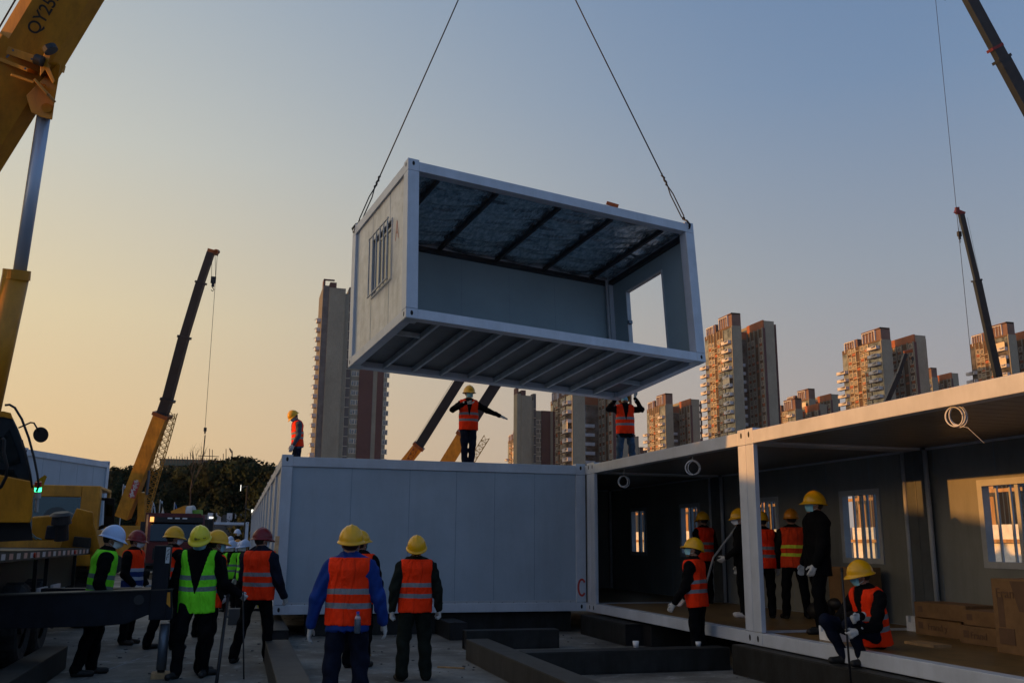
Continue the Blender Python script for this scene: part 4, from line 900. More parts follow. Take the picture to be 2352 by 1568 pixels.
def crane(label,secs,D,group='mobile cranes around the site',extra=None):
    """secs: list of ((px,py),(px,py),width_px,material)"""
    b0=at(*secs[0][0],D); o=empty('mobile_crane',(b0[0],b0[1],0),label,'crane',group)
    for i,(a,b,w_,m) in enumerate(secs):
        p,q=at(*a,D),at(*b,D); w=w_*D/F_; d=(q-p)/np.linalg.norm(q-p); c=w*.28
        pr_=[(-w/2,-w*.62+c),(-w/2+c,-w*.62),(w/2-c,-w*.62),(w/2,-w*.62+c),(w/2,w*.55),(-w/2,w*.55)]
        sc=MB().use(m).loft(p,q,pr_,pr_,up=-_f)
        # profile: side axis lies across the picture, up axis towards the viewer
        so_=sc.build('boom_section',None,o)
        if i<len(secs)-1: MB().use('orange_metal' if m!='boom_dark' else 'boom_dark').bar(q-d*w*.22,q+d*w*.05,w*1.22,w*1.2,up=-_f).build('collar',None,so_)
    return o
c2=crane('crane with long dark boom and yellow base section standing on the left against the sunset',
  [((284,1186),(374,951),30,'crane_orange'),((371,960),(386,917),23,'boom_dark'),((386,917),(424,773),21,'boom_dark'),((424,773),(462,648),18,'boom_dark'),((462,648),(485,580),15.5,'boom_dark')],48)
D=48; tip=at(485,578,D)
hd=MB().use('orange_metal'); hd.bar(at(478,576,D),at(500,582,D),.26,.3,up=-_f); hd.cyl(at(498,578,D)-_f*.15,at(498,578,D)+_f*.15,.12); hd.build('boom_head',None,c2)
def rope(pts,r,parent,name='hoist_rope'): return MB().tube(pts,r,5).build(name,'rope',parent,smooth=True)
hk=at(489.5,650,D); rope([at(487,584,D),hk+[-.1,0,.3]],.012,c2); rope([at(494,584,D),hk+[.1,0,.3]],.012,c2); hookblk(MB(),hk,.8).build('hook_block','black',c2)
rope([at(499,585,D),at(471,983,D)],.012,c2); hookblk(MB(),at(471,990,D),.45).build('auxiliary_hook','black',c2); rope([at(471,1000,D),at(465,1060,D)],.03,c2,'chain')
rope([at(480,580,D),at(376,940,D)],.012,c2,'boom_cable'); rope([at(372,951,D),at(303,1120,D)],.015,c2,'boom_cable')
lattice(MB(),at(312,1205,D),at(384,945,D),at(400,1100,D)-at(350,1100,D),.42,.35,20,.016).build('lattice_jib','crane_orange',c2)
MB().use('red_mark').bar(at(302,1142,D-.6),at(315,1105,D-.6),.36,.012,up=-_f).build('sign_panel',None,c2)
for i,ch in enumerate('高峰吊装'):
    text(ch,.26,at(303+i*3.6,1137-i*9.6,D-.64),_r+_u*.25,_u-_r*.25,'cup','lettering',c2,True)
cb=MB().use('crane_orange'); g=at(318,1200,D); cb.box((g[0]-2.6,g[1]-1.2,.9),(g[0]+1.,g[1]+1.2,1.5)); cb.box((g[0]-1.,g[1]-1.2,1.5),(g[0]+.3,g[1]-.2,2.4)); cb.bar(at(326,1215,D),at(327,1130,D),.35,.35); cb.build('carrier',None,c2)
wh=MB().use('rubber'); 
for dx in (-2,-.9,.4): MB().cyl((g[0]+dx,g[1]-1.3,.5),(g[0]+dx,g[1]-.9,.5),.5,n=18).build('wheel','rubber',c2)
MB().cyl(at(337,1135,D),at(343,1080,D),.07).build('lift_cylinder','chrome',c2)
c3=crane('crane boom with orange base rising behind the closed container left of the middle worker',[((925,1070),(963,1023),24,'crane_orange'),((961,1026),(1118,775),21,'boom_dark')],60)
rope([at(950,1020,60),at(1108,765,60)],.012,c3,'boom_cable'); lattice(MB(),at(930,1062,59),at(952,1022,59),at(960,1062,59)-at(940,1062,59),.3,.3,4,.02).build('boom_bracing','orange_metal',c3)
c4=crane('crane boom behind the middle worker whose head shows above the tilted container',[((1012,1085),(1066,997),30,'crane_orange'),((1064,1000),(1398,478),24,'boom_dark')],58)
MB().use('orange_metal').bar(at(1393,466,58),at(1420,474,58),.2,.25,up=-_f).build('boom_head',None,c4); lattice(MB(),at(1050,1100,58),at(1112,1000,58),at(1100,1060,58)-at(1060,1060,58),.38,.3,9,.016).build('lattice_jib','crane_orange',c4)
rope([at(1015,1062,58),at(1055,1000,58)],.02,c4,'boom_cable')
c5=crane('thick dark crane boom crossing the upper right corner',[((2880,1210),(2300,135),26,'boom_dark'),((2300,135),(2150,-142),23,'boom_dark')],45)
c5.location=c5.location
MB().use('red_paint').bar(at(2287,114,45),at(2284,108,45),.58,.56,up=-_f).build('orange_band',None,c5); rope([at(2245,0,45),at(2375,240,45)],.012,c5,'boom_cable')
rp_=at(2149,0,45); rope([rp_+[0,0,2.],(rp_[0],rp_[1],3.0)],.012,c5); hookblk(MB(),at(2169,-12,40),.5).build('hook_block','black',c5); rope([at(2169,-12,40)+[0,0,.2],at(2167,-80,40)],.012,c5)
c6=crane('slim dark crane boom on the right standing in front of a brown tower',[((2305,925),(2243,643),15,'boom_dark'),((2243,643),(2207,492),11,'boom_dark')],70)
MB().use('red_paint').bar(at(2194,484,70),at(2214,492,70),.3,.35,up=-_f).bar(at(2198,476,70),at(2200,492,70),.25,.25,up=-_f).build('boom_head',None,c6); rope([at(2197,490,70),at(2203,535,70)],.012,c6); rope([at(2201,490,70),at(2206,535,70)],.012,c6); hookblk(MB(),at(2204,543,70),.9).build('hook_block','black',c6); rope([at(2222,500,70),at(2278,770,70)],.01,c6,'boom_cable')
c7=crane('small dark crane boom far away in front of the second tower from the right',[((2030,935),(2063,860),11,'boom_dark'),((2063,860),(2080,812),8.5,'boom_dark')],95)
MB().use('orange_metal').bar(at(2076,809,95),at(2095,805,95),.3,.35,up=-_f).build('boom_head',None,c7); rope([at(2094,808,95),at(2096,824,95)],.015,c7); hookblk(MB(),at(2096,826,95),.7).build('hook_block','black',c7)
# ------------------------------------------------------------------ the near crane on the left
D=12.5; cr=empty('truck_crane',(-4.6,-3,0),'big yellow truck crane parked on the left with its boom rising out of the picture','crane')
def pp(x,y,d=None): return at(x,y,d or D)
def ex(x,y,t): v=ray(x,y); return v/np.linalg.norm(v)*t
bw_=.835; prof=lambda w,t:[(-w/2,-t/2+.1),(-w/2+.12,-t/2),(w/2-.16,-t/2),(w/2,-t/2+.14),(w/2,t/2-.14),(w/2-.16,t/2),(-w/2+.12,t/2),(-w/2,t/2-.1)]
lo_=pp(72,121); 
MB().loft(lo_,pp(268,-205),prof(bw_,.5),prof(bw_,.5),up=-ray(72,121)).build('boom_section','crane_yellow',cr)
# the base section shares the right hand edge line, so it is centred further left
MB().loft(pp(-478,990),pp(66,117),prof(.93,.58),prof(.93,.58),up=-ray(20,200)).build('boom_base','crane_yellow',cr)
nv=-ray(72,121); fx_=MB().use('crane_yellow')
fx_.bar(pp(-12,105),pp(118,150),.10,.72,up=nv); fx_.bar(pp(-14,130),pp(100,174),.05,.76,up=nv); fx_.bar(pp(40,176,12.05),pp(92,194,12.05),.03,.3,up=nv); fx_.bar(pp(88,192,12.05),pp(118,226,12.05),.035,.3,up=nv)
fx_.prism([pp(93,148,12.0),pp(108,104,12.0),pp(122,110,12.0),pp(110,146,12.0),pp(126,186,12.0),pp(122,194,12.0),pp(104,160,12.0),pp(92,176,12.0)],ex(90,160,.5))
fx_.build('boom_collar',None,cr,bevel=.006)
bt_=MB()
for q in ((16,131),(73,136),(19,128),(58,158),(30,116)): bt_.cyl(pp(*q,12.05),pp(*q,12.0),.014,n=8)
bt_.build('collar_bolts','chrome',cr)
MB().cyl(pp(82,136,11.95),pp(98,142,11.95),.07).cyl(pp(112,108,11.9),pp(118,118,11.9),.09).build('roller','boom_dark',cr)
MB().prism([pp(134,146,12.25),pp(140,150,12.25),pp(126,232,12.25),pp(120,276,12.25),pp(96,270,12.25),pp(72,259,12.25),pp(60,220,12.25)],ex(90,160,.5)).build('cylinder_bracket','crane_yellow',cr,bevel=.01)
MB().cyl(pp(107,248,12.2),pp(107,248,12.8),.062,n=20).build('bracket_pin','crane_yellow',cr)
MB().cyl(pp(102,262,12.45),pp(46,622,12.45),.082,n=24).build('cylinder_rod','rod_steel',cr,smooth=True); MB().cyl(pp(91,262,12.5),pp(36,622,12.5),.035,n=8).build('oil_pipe','crane_yellow',cr)
MB().cyl(pp(39,622,12.45),pp(-44,1010,12.4),.165,n=24).build('cylinder_barrel','crane_yellow',cr,smooth=True); MB().cyl(pp(39,620,12.45),pp(37,642,12.45),.172,n=24).build('barrel_ring','crane_yellow',cr)
x_=_r+_u*.0; bd=pp(144,0)-pp(70,123); bd/=np.linalg.norm(bd); text('QY25K',.215,pp(103,27,12.13),bd,np.cross(nv,bd),'black','lettering',cr,True)
rope([pp(-20,95,12.3),pp(70,-60,12.3)],.012,cr,'boom_cable')
# slewing cab
dc=11.2; c_=lambda x,y,d=dc: at(x,y,d)
MB().prism([c_(-150,1200),c_(-150,950),c_(8,946),c_(25,950),c_(42,985),c_(59,1030),c_(72,1085),c_(76,1112),c_(-150,1090)][:8],ex(60,1050,1.3)).build('cab_shell','black_cab',cr,bevel=.02)
MB().prism([c_(-150,955,11.17),c_(-150,945,11.17),c_(8,944,11.17),c_(25,948,11.17),c_(30,962,11.17),c_(8,957,11.17)],ex(60,1050,1.3)).build('cab_roof','crane_yellow',cr)
MB().prism([c_(8,1002,11.185),c_(20,985,11.185),c_(38,1030,11.185),c_(47,1062,11.185),c_(22,1070,11.185),c_(6,1062,11.185),c_(-30,1058,11.185),c_(-30,1000,11.185)],_f*.01).build('cab_window','glass',cr)
MB().prism([c_(-60,1078,11.185),c_(30,1078,11.185),c_(40,1100,11.185),c_(-60,1090,11.185)],_f*.01).build('cab_window','glass',cr)
MB().prism([c_(-150,1080,11.14),c_(0,1090,11.14),c_(70,1104,11.14),c_(77,1114,11.14),c_(74,1185,11.14),c_(70,1200,11.14),c_(-150,1200,11.14)],ex(60,1150,1.4)).build('cab_lower','crane_yellow',cr,bevel=.015)
MB().prism([c_(-150,1200,11.3),c_(70,1200,11.3),c_(76,1240,11.3),c_(-150,1250,11.3)],ex(60,1200,1.5)).build('turntable','black',cr)
MB().tube([c_(12,930,10.9),c_(22,929,10.9),c_(34,936,10.9),c_(50,962,10.9),c_(66,1005,10.9),c_(78,1050,10.9),c_(86,1090,10.9),c_(89,1115,10.9),c_(84,1128,10.9)],.014,8).build('hose','black',cr,smooth=True)
MB().tube([c_(5,1006,10.9),c_(10,1010,10.9),c_(8,1035,10.9),c_(16,1070,10.9),c_(14,1095,10.9),c_(2,1118,10.9),c_(-10,1125,10.9)],.02,8).build('hose','black',cr,smooth=True)
MB().tube([c_(43,982,11.),c_(57,976,11.),c_(70,970,11.),c_(78,971,11.),c_(85,983,11.),c_(89,990,11.)],.010,8).build('mirror_arm','black',cr,smooth=True)
mc=c_(93.5,998,11.); nm_=(-_f+_r*.1); 
mm_=MB().cyl(mc,mc+_f*.05,.094,.06,n=28); mm_.build('round_mirror','black',cr,smooth=False,bevel=.004)
MB().tube([c_(50,1010,11.05),c_(60,1045,11.05),c_(68,1080,11.05),c_(74,1120,11.05)],.012,6).build('cable_bundle','black',cr,smooth=True)
# carrier
cx0,cx1=-5.85,-3.36
MB().box((cx0,-13,1.49),(cx1,1.5,1.555)).build('deck','steel',cr); MB().box((cx0+.4,-13,.85),(cx1-.35,4,1.485)).build('chassis','black',cr)
rl=MB().use('steel_light').box((cx1+.001,-13,1.44),(cx1+.04,1.5,1.56)); rl.use('reflector')
for i in range(34): rl.use('reflector' if i%2 else 'red_faint').box((cx1+.041,-12.6+i*.405,1.465),(cx1+.044,-12.6+i*.405+.2,1.535))
rl.build('reflective_rail',None,cr)
for i,y in enumerate((-10.5,-7.2,-3.9,-.6)): MB().cyl((cx1+.045,y,1.50),(cx1+.07,y,1.50),.035,n=12).build('marker_lamp','lamp_red',cr)
def wheel(y,x=-3.62,r=.56):
    t_=MB(); n=36; P=[(r*.55,-.16),(r*.80,-.19),(r*.93,-.17),(r,-.13),(r,.13),(r*.93,.17),(r*.8,.17),(r*.55,.14)]
    for j,(rr,ww) in enumerate(P):
        for i in range(n):
            a=2*math.pi*i/n; k=rr*(1.0 if j not in(2,3,4,5) or i%2 else .965); t_.v.append((x-ww,y+k*math.cos(a),r+k*math.sin(a)))
    m=len(P); t_.f=[(j*n+i,j*n+(i+1)%n,(j+1)*n+(i+1)%n,(j+1)*n+i) for j in range(m-1) for i in range(n)]; t_.m=[0]*len(t_.f)
    o=t_.build('wheel','rubber',cr); MB().cyl((x-.10,y,r),(x+.12,y,r),r*.56,n=20).cyl((x+.12,y,r),(x+.17,y,r),.13,n=12).build('rim','steel',o)
for y in (-3.35,-2.0,2.9,-9.6): wheel(y)
for y in (-9.2,-7.6,-3.4,-2.6,-.1): MB().prism([(cx1+.01,y,1.44),(cx1+.01,y+.05,1.44),(cx1-.02,y+.32,.7),(cx1-.02,y+.27,.7)],(-.05,0,0)).build('mudguard_stay','steel',cr)
for y in (-3.1,-2.05): MB().use('reflector').box((cx1-.02,y,.93),(cx1+.02,y+.62,1.03)).build('side_guard_reflector',None,cr)
# driver's cab seen from behind
kb=MB().use('crane_orange'); wall(kb,'y',2.2,.07,cx0+.05,cx1-.02,1.2,2.75,[(-5.2,-3.72,1.86,2.52)]); kb.box((cx0+.05,2.27,2.68),(cx1-.02,3.9,2.75)); kb.box((cx0+.05,2.27,1.2),(cx0+.12,3.9,2.68)); kb.box((cx1-.09,2.27,1.0),(cx1-.02,3.9,1.9)); kb.box((cx1-.09,2.27,1.9),(cx1-.02,2.5,2.68)); kb.box((cx1-.09,3.75,1.9),(cx1-.02,3.9,2.68)); kb.box((cx0+.05,3.83,1.),(cx1-.02,3.9,1.9)); kb.build('driver_cab',None,cr,bevel=.02)
MB().box((-5.2,2.235,1.86),(-3.72,2.24,2.52)).build('rear_window','glass',cr)
for x in (-5.0,-4.2): MB().ell((x,2.6,2.12),(.24,.08,.22),12,8).box((x-.25,2.55,1.4),(x+.25,2.65,2.0)).build('driver_seat','black',cr)
# guard plate and engine cover in front of the cab
e=lambda x,y,d=17.2: at(x,y,d)
MB().prism([e(176,1166),e(214,1175),e(216,1200),e(231,1262),e(228,1272),e(137,1256)],ex(180,1200,.35)).build('engine_guard','crane_orange',cr,bevel=.02)
MB().prism([e(170,1232,17.1),e(207,1236,17.1),e(206,1258,17.1),e(166,1254,17.1)],_f*.05).build('data_plate','steel_light',cr)
MB().prism([e(73,1186,16.5),e(120,1182,16.5),e(128,1195,16.5),e(128,1240,16.5),e(73,1240,16.5)],ex(110,1200,.8)).build('engine_cover','crane_yellow',cr,bevel=.03)
MB().cyl(e(141,1202,16.4),e(141,1182,16.4),.17,.15,n=20).cyl(e(141,1182,16.4),e(141,1176,16.4),.20,.13,n=20).cyl(e(141,1240,16.4),e(141,1200,16.4),.12,n=16).build('air_filter','black',cr)
MB().prism([e(108,1206,16.3),e(136,1206,16.3),e(134,1238,16.3),e(102,1238,16.3)],ex(120,1220,.4)).build('tank','boom_dark',cr,bevel=.02)
MB().prism([e(207,1270,17.2),e(232,1262,17.2),e(232,1300,17.2),e(207,1312,17.2)],ex(215,1280,.25)).build('cab_step_panel','crane_orange',cr)
mi=lambda x,y,d=18.8: at(x,y,d)
MB().prism([mi(240,1142),mi(264,1144),mi(263,1212),mi(238,1208)],ex(250,1180,.12)).build('wing_mirror','black',cr,bevel=.01); MB().prism([mi(244,1158,18.78),mi(258,1160,18.78),mi(257,1186,18.78),mi(243,1184,18.78)],_f*.01).build('mirror_glass','glass',cr)
MB().tube([mi(214,1150),mi(228,1144),mi(240,1146)],.03).tube([mi(222,1215),mi(238,1208)],.04).build('mirror_bracket','black',cr)
bc=lambda x,y,d=12.9: at(x,y,d)
MB().cyl(bc(84,1175),bc(86,1143),.022,n=10).cyl(bc(86,1143),bc(87,1128),.045,n=14).build('beacon_post','grey_frame',cr); MB().cyl(bc(87,1128),bc(87.5,1119),.046,n=14).build('beacon_green_lamp','lamp_green',cr); MB().cyl(bc(87.5,1118.6),bc(88,1106),.046,n=14).build('beacon_red_lamp','lamp_red',cr)
MB().prism([bc(82,1104,13.2),bc(103,1090,13.2),bc(108,1094,13.2),bc(101,1112,13.2),bc(100,1125,13.2),bc(80,1118,13.2)],ex(95,1110,.2)).build('amber_wedge','crane_orange',cr)
tl=mat('teal_hose',(.10,.38,.42),.5); M['teal']=tl
for i in range(6): x=2+i*11; MB().tube([e(x,1236,11.6),e(x+12,1226-(i%3)*3,11.6),e(x+26,1229+(i%2)*5,11.6),e(x+38,1238,11.6)],.006,5).build('thin_hose','teal',cr,smooth=True)
# outriggers
def yq(x,y,Y=-4.93): return ony(x,y,Y)
MB().prism([yq(-260,1376),yq(395,1353),yq(395,1394),yq(393,1423),yq(368,1424),yq(340,1411),yq(290,1432),yq(219,1438),yq(-260,1450)],(0,.34,0)).build('outrigger_beam','outrigger',cr,bevel=.008)
MB().prism([yq(-260,1374,-4.96),yq(397,1351.5,-4.96),yq(397,1354,-4.96),yq(-260,1377.5,-4.96)],(0,.40,0)).build('beam_flange','steel_light',cr)
MB().prism([yq(374,1360,-4.935),yq(391,1359,-4.935),yq(391,1394,-4.935),yq(374,1378,-4.935)],(0,-.006,0)).build('yellow_patch','crane_yellow',cr)
MB().cyl(yq(319,1377,-4.925),yq(319,1377,-4.945),.062,n=24).build('round_hole','black',cr)
pt_=yq(367,1340); MB().box((pt_[0]-.10,-4.95,.72),(pt_[0]+.10,-4.62,1.64)).build('jack_post','outrigger',cr,bevel=.008)
MB().box((pt_[0]+.045,-4.954,1.42),(pt_[0]+.095,-4.9515,1.62)).build('sticker','paper',cr); sm_=MB(); sm_.tube([(pt_[0]+.055,-4.956,1.57),(pt_[0]+.085,-4.956,1.60)],.004).tube([(pt_[0]+.058,-4.956,1.46),(pt_[0]+.058,-4.956,1.50),(pt_[0]+.08,-4.956,1.50)],.004).tube([(pt_[0]+.06,-4.956,1.52),(pt_[0]+.085,-4.956,1.545)],.004).build('sticker_symbols','black',cr)
jb=onz(362,1557,.06); MB().cyl((jb[0],-4.78,.10),(jb[0],-4.78,.66),.062,n=24).build('jack_rod','chrome',cr,smooth=True); MB().cyl((jb[0],-4.78,.07),(jb[0],-4.78,.11),.045).build('jack_foot','steel',cr)
o=MB().use('wood').box((jb[0]-.11,-4.92,0),(jb[0]+.11,-4.66,.068)).build('timber_block'); tag(o,'square timber block under the crane jack','block')
MB().box((-4.2,-3.0,.78),(-1.75,-2.7,1.02)).build('outrigger_beam','outrigger',cr); text('24',.11,(-2.1,-3.004,.96),(1,0,0),(0,0,1),'cup','lettering',cr)
# ------------------------------------------------------------------ white container on a trailer, red truck, far items
lc=at(58.6,1025,26.5); rc_=at(253,1061,31.0); dv=rc_-lc; ang=math.atan2(dv[1],dv[0]); ln=math.hypot(dv[0],dv[1])
wc=empty('container',(0,0,0),'white container raised on a trailer behind the yellow truck crane','container'); OFF[wc.name]=np.zeros(3)
zb=(lc[2]+rc_[2])/2-H_; wc.location=(lc[0],lc[1],zb); wc.rotation_euler=(0,0,ang); wc.scale=(ln/L_,1,1)
frame_mb(0,0,0,L_,W_,'white_paint').build('frame',None,wc); pn=MB().use('panel'); pn.box((.205,.05,.165),(L_-.205,.1,H_-.215)); seams(pn,'y',.047,.003,[1.3,2.5,3.7,4.9],.165,H_-.215); pn.build('side_panel',None,wc); MB().box((L_-.1,.205,.165),(L_-.05,W_-.205,H_-.215)).build('end_panel','panel',wc); MB().box((.1,.1,H_-.11),(L_-.1,W_-.1,H_-.07)).build('roof','grey_frame',wc)
tr_=empty('trailer',(lc[0],lc[1],0),'low trailer bed carrying the white container on the left','trailer',rz=ang); OFF[tr_.name]=np.zeros(3)
MB().box((-.3,.2,zb-.25),(ln+.3,W_-.2,zb-.004)).build('bed','steel',tr_); MB().box((-.2,.25,.2),(ln+.2,.3,zb-.26)).build('side_board','panel',tr_)
for x in (1.,2.2,3.6): MB().cyl((x,.1,.5),(x,.45,.5),.5,n=18).build('wheel','rubber',tr_)
# truck with red cab
D=42; tp=at(408,1190,D); rt=empty('truck',(tp[0],tp[1],0),'dark red truck facing the camera down the lane','truck',rz=R(8)); OFF[rt.name]=np.zeros(3)
kb=MB().use('red_paint'); kb.prism([(-1.22,0,.6),(1.22,0,.6),(1.22,0,1.62),(-1.22,0,1.62)],(0,2,0)); kb.prism([(-1.22,2,1.62),(-1.22,.0,1.62),(-1.22,.28,2.55),(-1.22,.5,2.85),(-1.22,2,2.85)],(.12,0,0)); kb.prism([(1.10,2,1.62),(1.10,.0,1.62),(1.10,.28,2.55),(1.10,.5,2.85),(1.10,2,2.85)],(.12,0,0)); kb.box((-1.1,.45,2.58),(1.1,2,2.85)); kb.build('cab',None,rt)
MB().prism([(-1.1,.02,1.66),(1.1,.02,1.66),(1.1,.26,2.48),(-1.1,.26,2.48)],(0,.03,0)).build('windscreen','glass',rt); MB().box((-1.12,.12,2.49),(1.12,.55,2.72)).build('sun_visor','black',rt)
for x in (-.32,0,.32): MB().box((x-.1,.10,2.64),(x+.1,.115,2.70)).build('roof_lamp','foam',rt)
MB().box((-1.16,.02,2.5),(-1.0,.11,2.72)).build('marker_lamp','lamp_amber',rt); MB().box((-.95,-.02,.85),(.95,0,1.35)).build('grille','black',rt); MB().box((-1.25,-.15,.35),(1.25,.05,.7)).build('bumper','steel',rt)
for x in (-1.0,1.0): MB().box((x-.17,-.17,.45),(x+.17,-.15,.6)).build('headlight','glass',rt); MB().box((x*1.45-.1,-.1,1.7),(x*1.45+.1,0,2.5)).build('wing_mirror','black',rt); MB().cyl((x*1.1-.15,.9,.5),(x*1.1+.15,.9,.5),.5,n=18).build('wheel','rubber',rt)
MB().box((-1.25,2.2,1.0),(1.25,9,1.25)).box((-1.25,2.25,1.25),(1.25,2.35,2.95)).build('load_bed','red_paint',rt); MB().box((-1.1,2.1,.5),(1.1,9,.99)).build('chassis','black',rt)
# yellow boom and green cab behind the truck
D=55; o=empty('mobile_crane',at(430,1180,D)*[1,1,0],'pale yellow crane boom lying low behind the red truck roof','crane','mobile cranes around the site')
MB().use('crane_orange').bar(at(398,1182,D),at(432,1172,D),.5,.45,w2=.7,h2=.6).build('boom',None,o); MB().use('grey_frame').cyl(at(432,1178,D),at(446,1176,D),.42).build('boom_end',None,o); M['lime']=mat('lime',(.12,.28,.03),.5); MB().use('lime').bar(at(446,1181,D),at(462,1180,D),.6,.5).build('green_cab',None,o); q=at(430,1200,D); MB().box((q[0]-1.5,q[1]-.8,.5),(q[0]+1.5,q[1]+.8,2.9)).build('carrier','steel',o)
# open white container frame across the lane
a=at(474,1197,70); b_=at(572,1198,70); fc=empty('container',(a[0],a[1],a[2]-H_),'open white container frame standing across the far end of the lane','container'); OFF[fc.name]=np.zeros(3)
mb=frame_mb(0,0,0,b_[0]-a[0],L_); mb.build('frame',None,fc); MB().box((.1,.1,H_-.11),(b_[0]-a[0]-.1,L_-.1,H_-.07)).build('roof','grey_frame',fc); MB().box((.1,.1,.05),(b_[0]-a[0]-.1,L_-.1,.12)).build('floor','under',fc)
# pale low house with white windows beyond
a=at(462,1181,82); b_=at(572,1180,82); hs=empty('house',((a[0]+b_[0])/2,a[1],0),'low grey building with white windows under the dark trees','building')
MB().box((a[0],a[1],0),(b_[0],a[1]+6,a[2])).build('wall','concrete_dark',hs); 
for px in (486,498,530,543,553): q=at(px,1189,81.8); MB().box((q[0]-.35,a[1]-.06,q[2]-.5),(q[0]+.35,a[1]-.01,q[2]+.45)).build('window','balcony_white',hs)
# banners
for (x0,y0,x1,y1,D,m,lb) in ((279,1114,296,1180,60,'banner','tall white banner with blue emblem behind the left crane boom'),(350,1153,356,1185,58,'banner','thin white banner left of the red truck'),(367,1150,377,1185,62,'banner','white banner with dark writing above the red truck'),(401,1156,406,1176,66,'banner_blue','small blue banner above the red truck roof')):
    p,q=at(x0,y1,D),at(x1,y0,D); o=empty('banner',(p[0],p[1],0),lb,'banner','banners on poles in front of the trees'); n=8; vs=[];
    for j in range(n+1):
        for i in range(3): t=j/n; vs.append((p[0]+(q[0]-p[0])*(i/2)+.12*math.sin(t*3+i), p[1]+.12*math.sin(t*5+i*1.5),p[2]+(q[2]-p[2])*t))
    cl=MB().add(vs,[(j*3+i,j*3+i+1,j*3+i+4,j*3+i+3) for j in range(n) for i in (0,1)]).build('cloth',m,o,smooth=True); sm=cl.modifiers.new('t','SOLIDIFY'); sm.thickness=.01
    MB().cyl((p[0]-.05,p[1],0),(p[0]-.05,p[1],q[2]+.1),.03,n=8).build('pole','grey_frame',o)
    if m=='banner': c=(p+q)/2; w=(q[0]-p[0]); MB().box((c[0]-w*.3,p[1]-.17,c[2]+.15),(c[0]+w*.3,p[1]-.16,c[2]+.15+w*.8)).build('emblem','banner_blue' if x0<300 else 'black',o)
# work lights
for (x,y,D,x2,lb) in ((485,1188,75,485,'bright white floodlight on a pole beside the red truck'),(580,1173,60,560,'floodlight hanging on a slanted arm above the container row'),(553,1120,62,560,'thin lit tube lamp in front of the right hand trees')):
    q=at(x,y,D); b_=at(x2,1235,D); o=empty('floodlight',(b_[0],b_[1],0),lb,'work light'); MB().tube([(b_[0],b_[1]+.3,0),(b_[0],b_[1]+.3,q[2]+.2),q+[0,.05,0]],.05,6).build('pole','steel',o)
    s=(.16,.07) if x==485 else ((.07,.10) if x==580 else (.02,.2)); MB().box(q-[s[0],.03,s[1]],q+[s[0],.02,s[1]]).build('lamp','lamp_white',o)
# ------------------------------------------------------------------ trees
def tree_mesh(seed,h,wd):
    r_=random.Random(seed); mb=MB().use('leaf'); npr=np.random.RandomState(seed); lobes=[]
    for i in range(26):
        a=r_.uniform(0,6.28); z=h*(.16+.72*r_.random()); rr=wd*(.5*math.sin(math.pi*min(1,.12+z/h*.88))**.6)*r_.random()**.5; lobes.append((rr*math.cos(a),rr*math.sin(a),z,wd*r_.uniform(.13,.24)))
    lobes.append((0,0,h*.86,wd*.16))
    for z in (.3,.45,.6,.72): lobes.append((0,0,h*z,wd*.30*(1-.3*z)))
    for (lx,ly,lz,lr) in lobes:
        cs_=lr*.74; mb.use('leaf').ell((lx,ly,lz),(cs_,cs_,cs_*.85),9,6)
        n=int(330*(lr/(wd*.18))**2); mb.use('leaf2' if r_.random()<.35 else 'leaf')
        for k in range(n):
            v=npr.normal(size=3); v/=np.linalg.norm(v); rad=lr*(.55+.5*npr.rand()); c=np.array([lx,ly,lz])+v*rad*[1,1,.85]; s=h*.018*(.6+npr.rand()*1.1)
            a=npr.normal(size=3); a/=np.linalg.norm(a); b=np.cross(a,v+.3*npr.normal(size=3)); b/=max(np.linalg.norm(b),1e-6)
            mb.add([c-a*s,c-b*s*.6,c+a*s,c+b*s*.6],[(0,1,2,3)])
    return mb
protos=[]
for i in range(3):
    h=9.; cw=tree_mesh(40+i,9.,7.2); tr=empty('evergreen_tree',(0,0,0),'x','tree','dark evergreen trees along the far edge of the site'); OFF[tr.name]=np.zeros(3)
    cw.build('crown',None,tr,local=True); tk=MB()
    tk.tube([(0,0,0),(.1,.05,2),(0,.1,4),(.1,0,6.5)],[.28,.22,.15,.06],8)
    for a in range(5): tk.tube([(0,.05,1.6+a*.7),(.9*math.cos(a*2.2),.9*math.sin(a*2.2),2.9+a*.8),(2.*math.cos(a*2.2),2.*math.sin(a*2.2),4.2+a*.7)],[.11,.07,.03],6)
    tk.build('trunk','bark',tr,local=True); protos.append(tr)
tl_=[(266,1100,88,'leftmost low evergreen tree partly behind the white container'),(306,1076,90,'evergreen tree behind the yellow crane boom'),(352,1082,94,'dense evergreen tree just right of the crane boom'),(396,1076,92,'evergreen tree below the long unfinished slab'),(436,1080,90,'evergreen tree under the bare branches'),(478,1074,95,'evergreen tree below the hanging chain'),(520,1062,90,'tall round evergreen tree right of the unfinished building'),(556,1056,86,'tallest evergreen tree in the right half of the grove'),(592,1092,92,'lower evergreen tree filling the gap near the container row'),(617,1070,84,'last evergreen tree rising right above the container row'),(335,1120,104,'small evergreen tree deep in the left of the grove'),(455,1110,106,'small evergreen tree deep in the middle of the grove')]
for i,(px,py,D,lb) in enumerate(tl_):
    o=protos[i] if i<3 else copy_tree(protos[i%3]); p=at(px,py,D); s=p[2]*1.07/9.; o.location=(p[0],p[1],0); o.scale=(s*.95,s*.95,s); o.rotation_euler=(0,0,i*1.3); o['label']=lb
bt=MB(); D=80; base=at(440,1120,D); o=empty('bare_tree',(base[0],base[1],0),'leafless tree with thin upright branches above the grove','tree'); r_=random.Random(4)
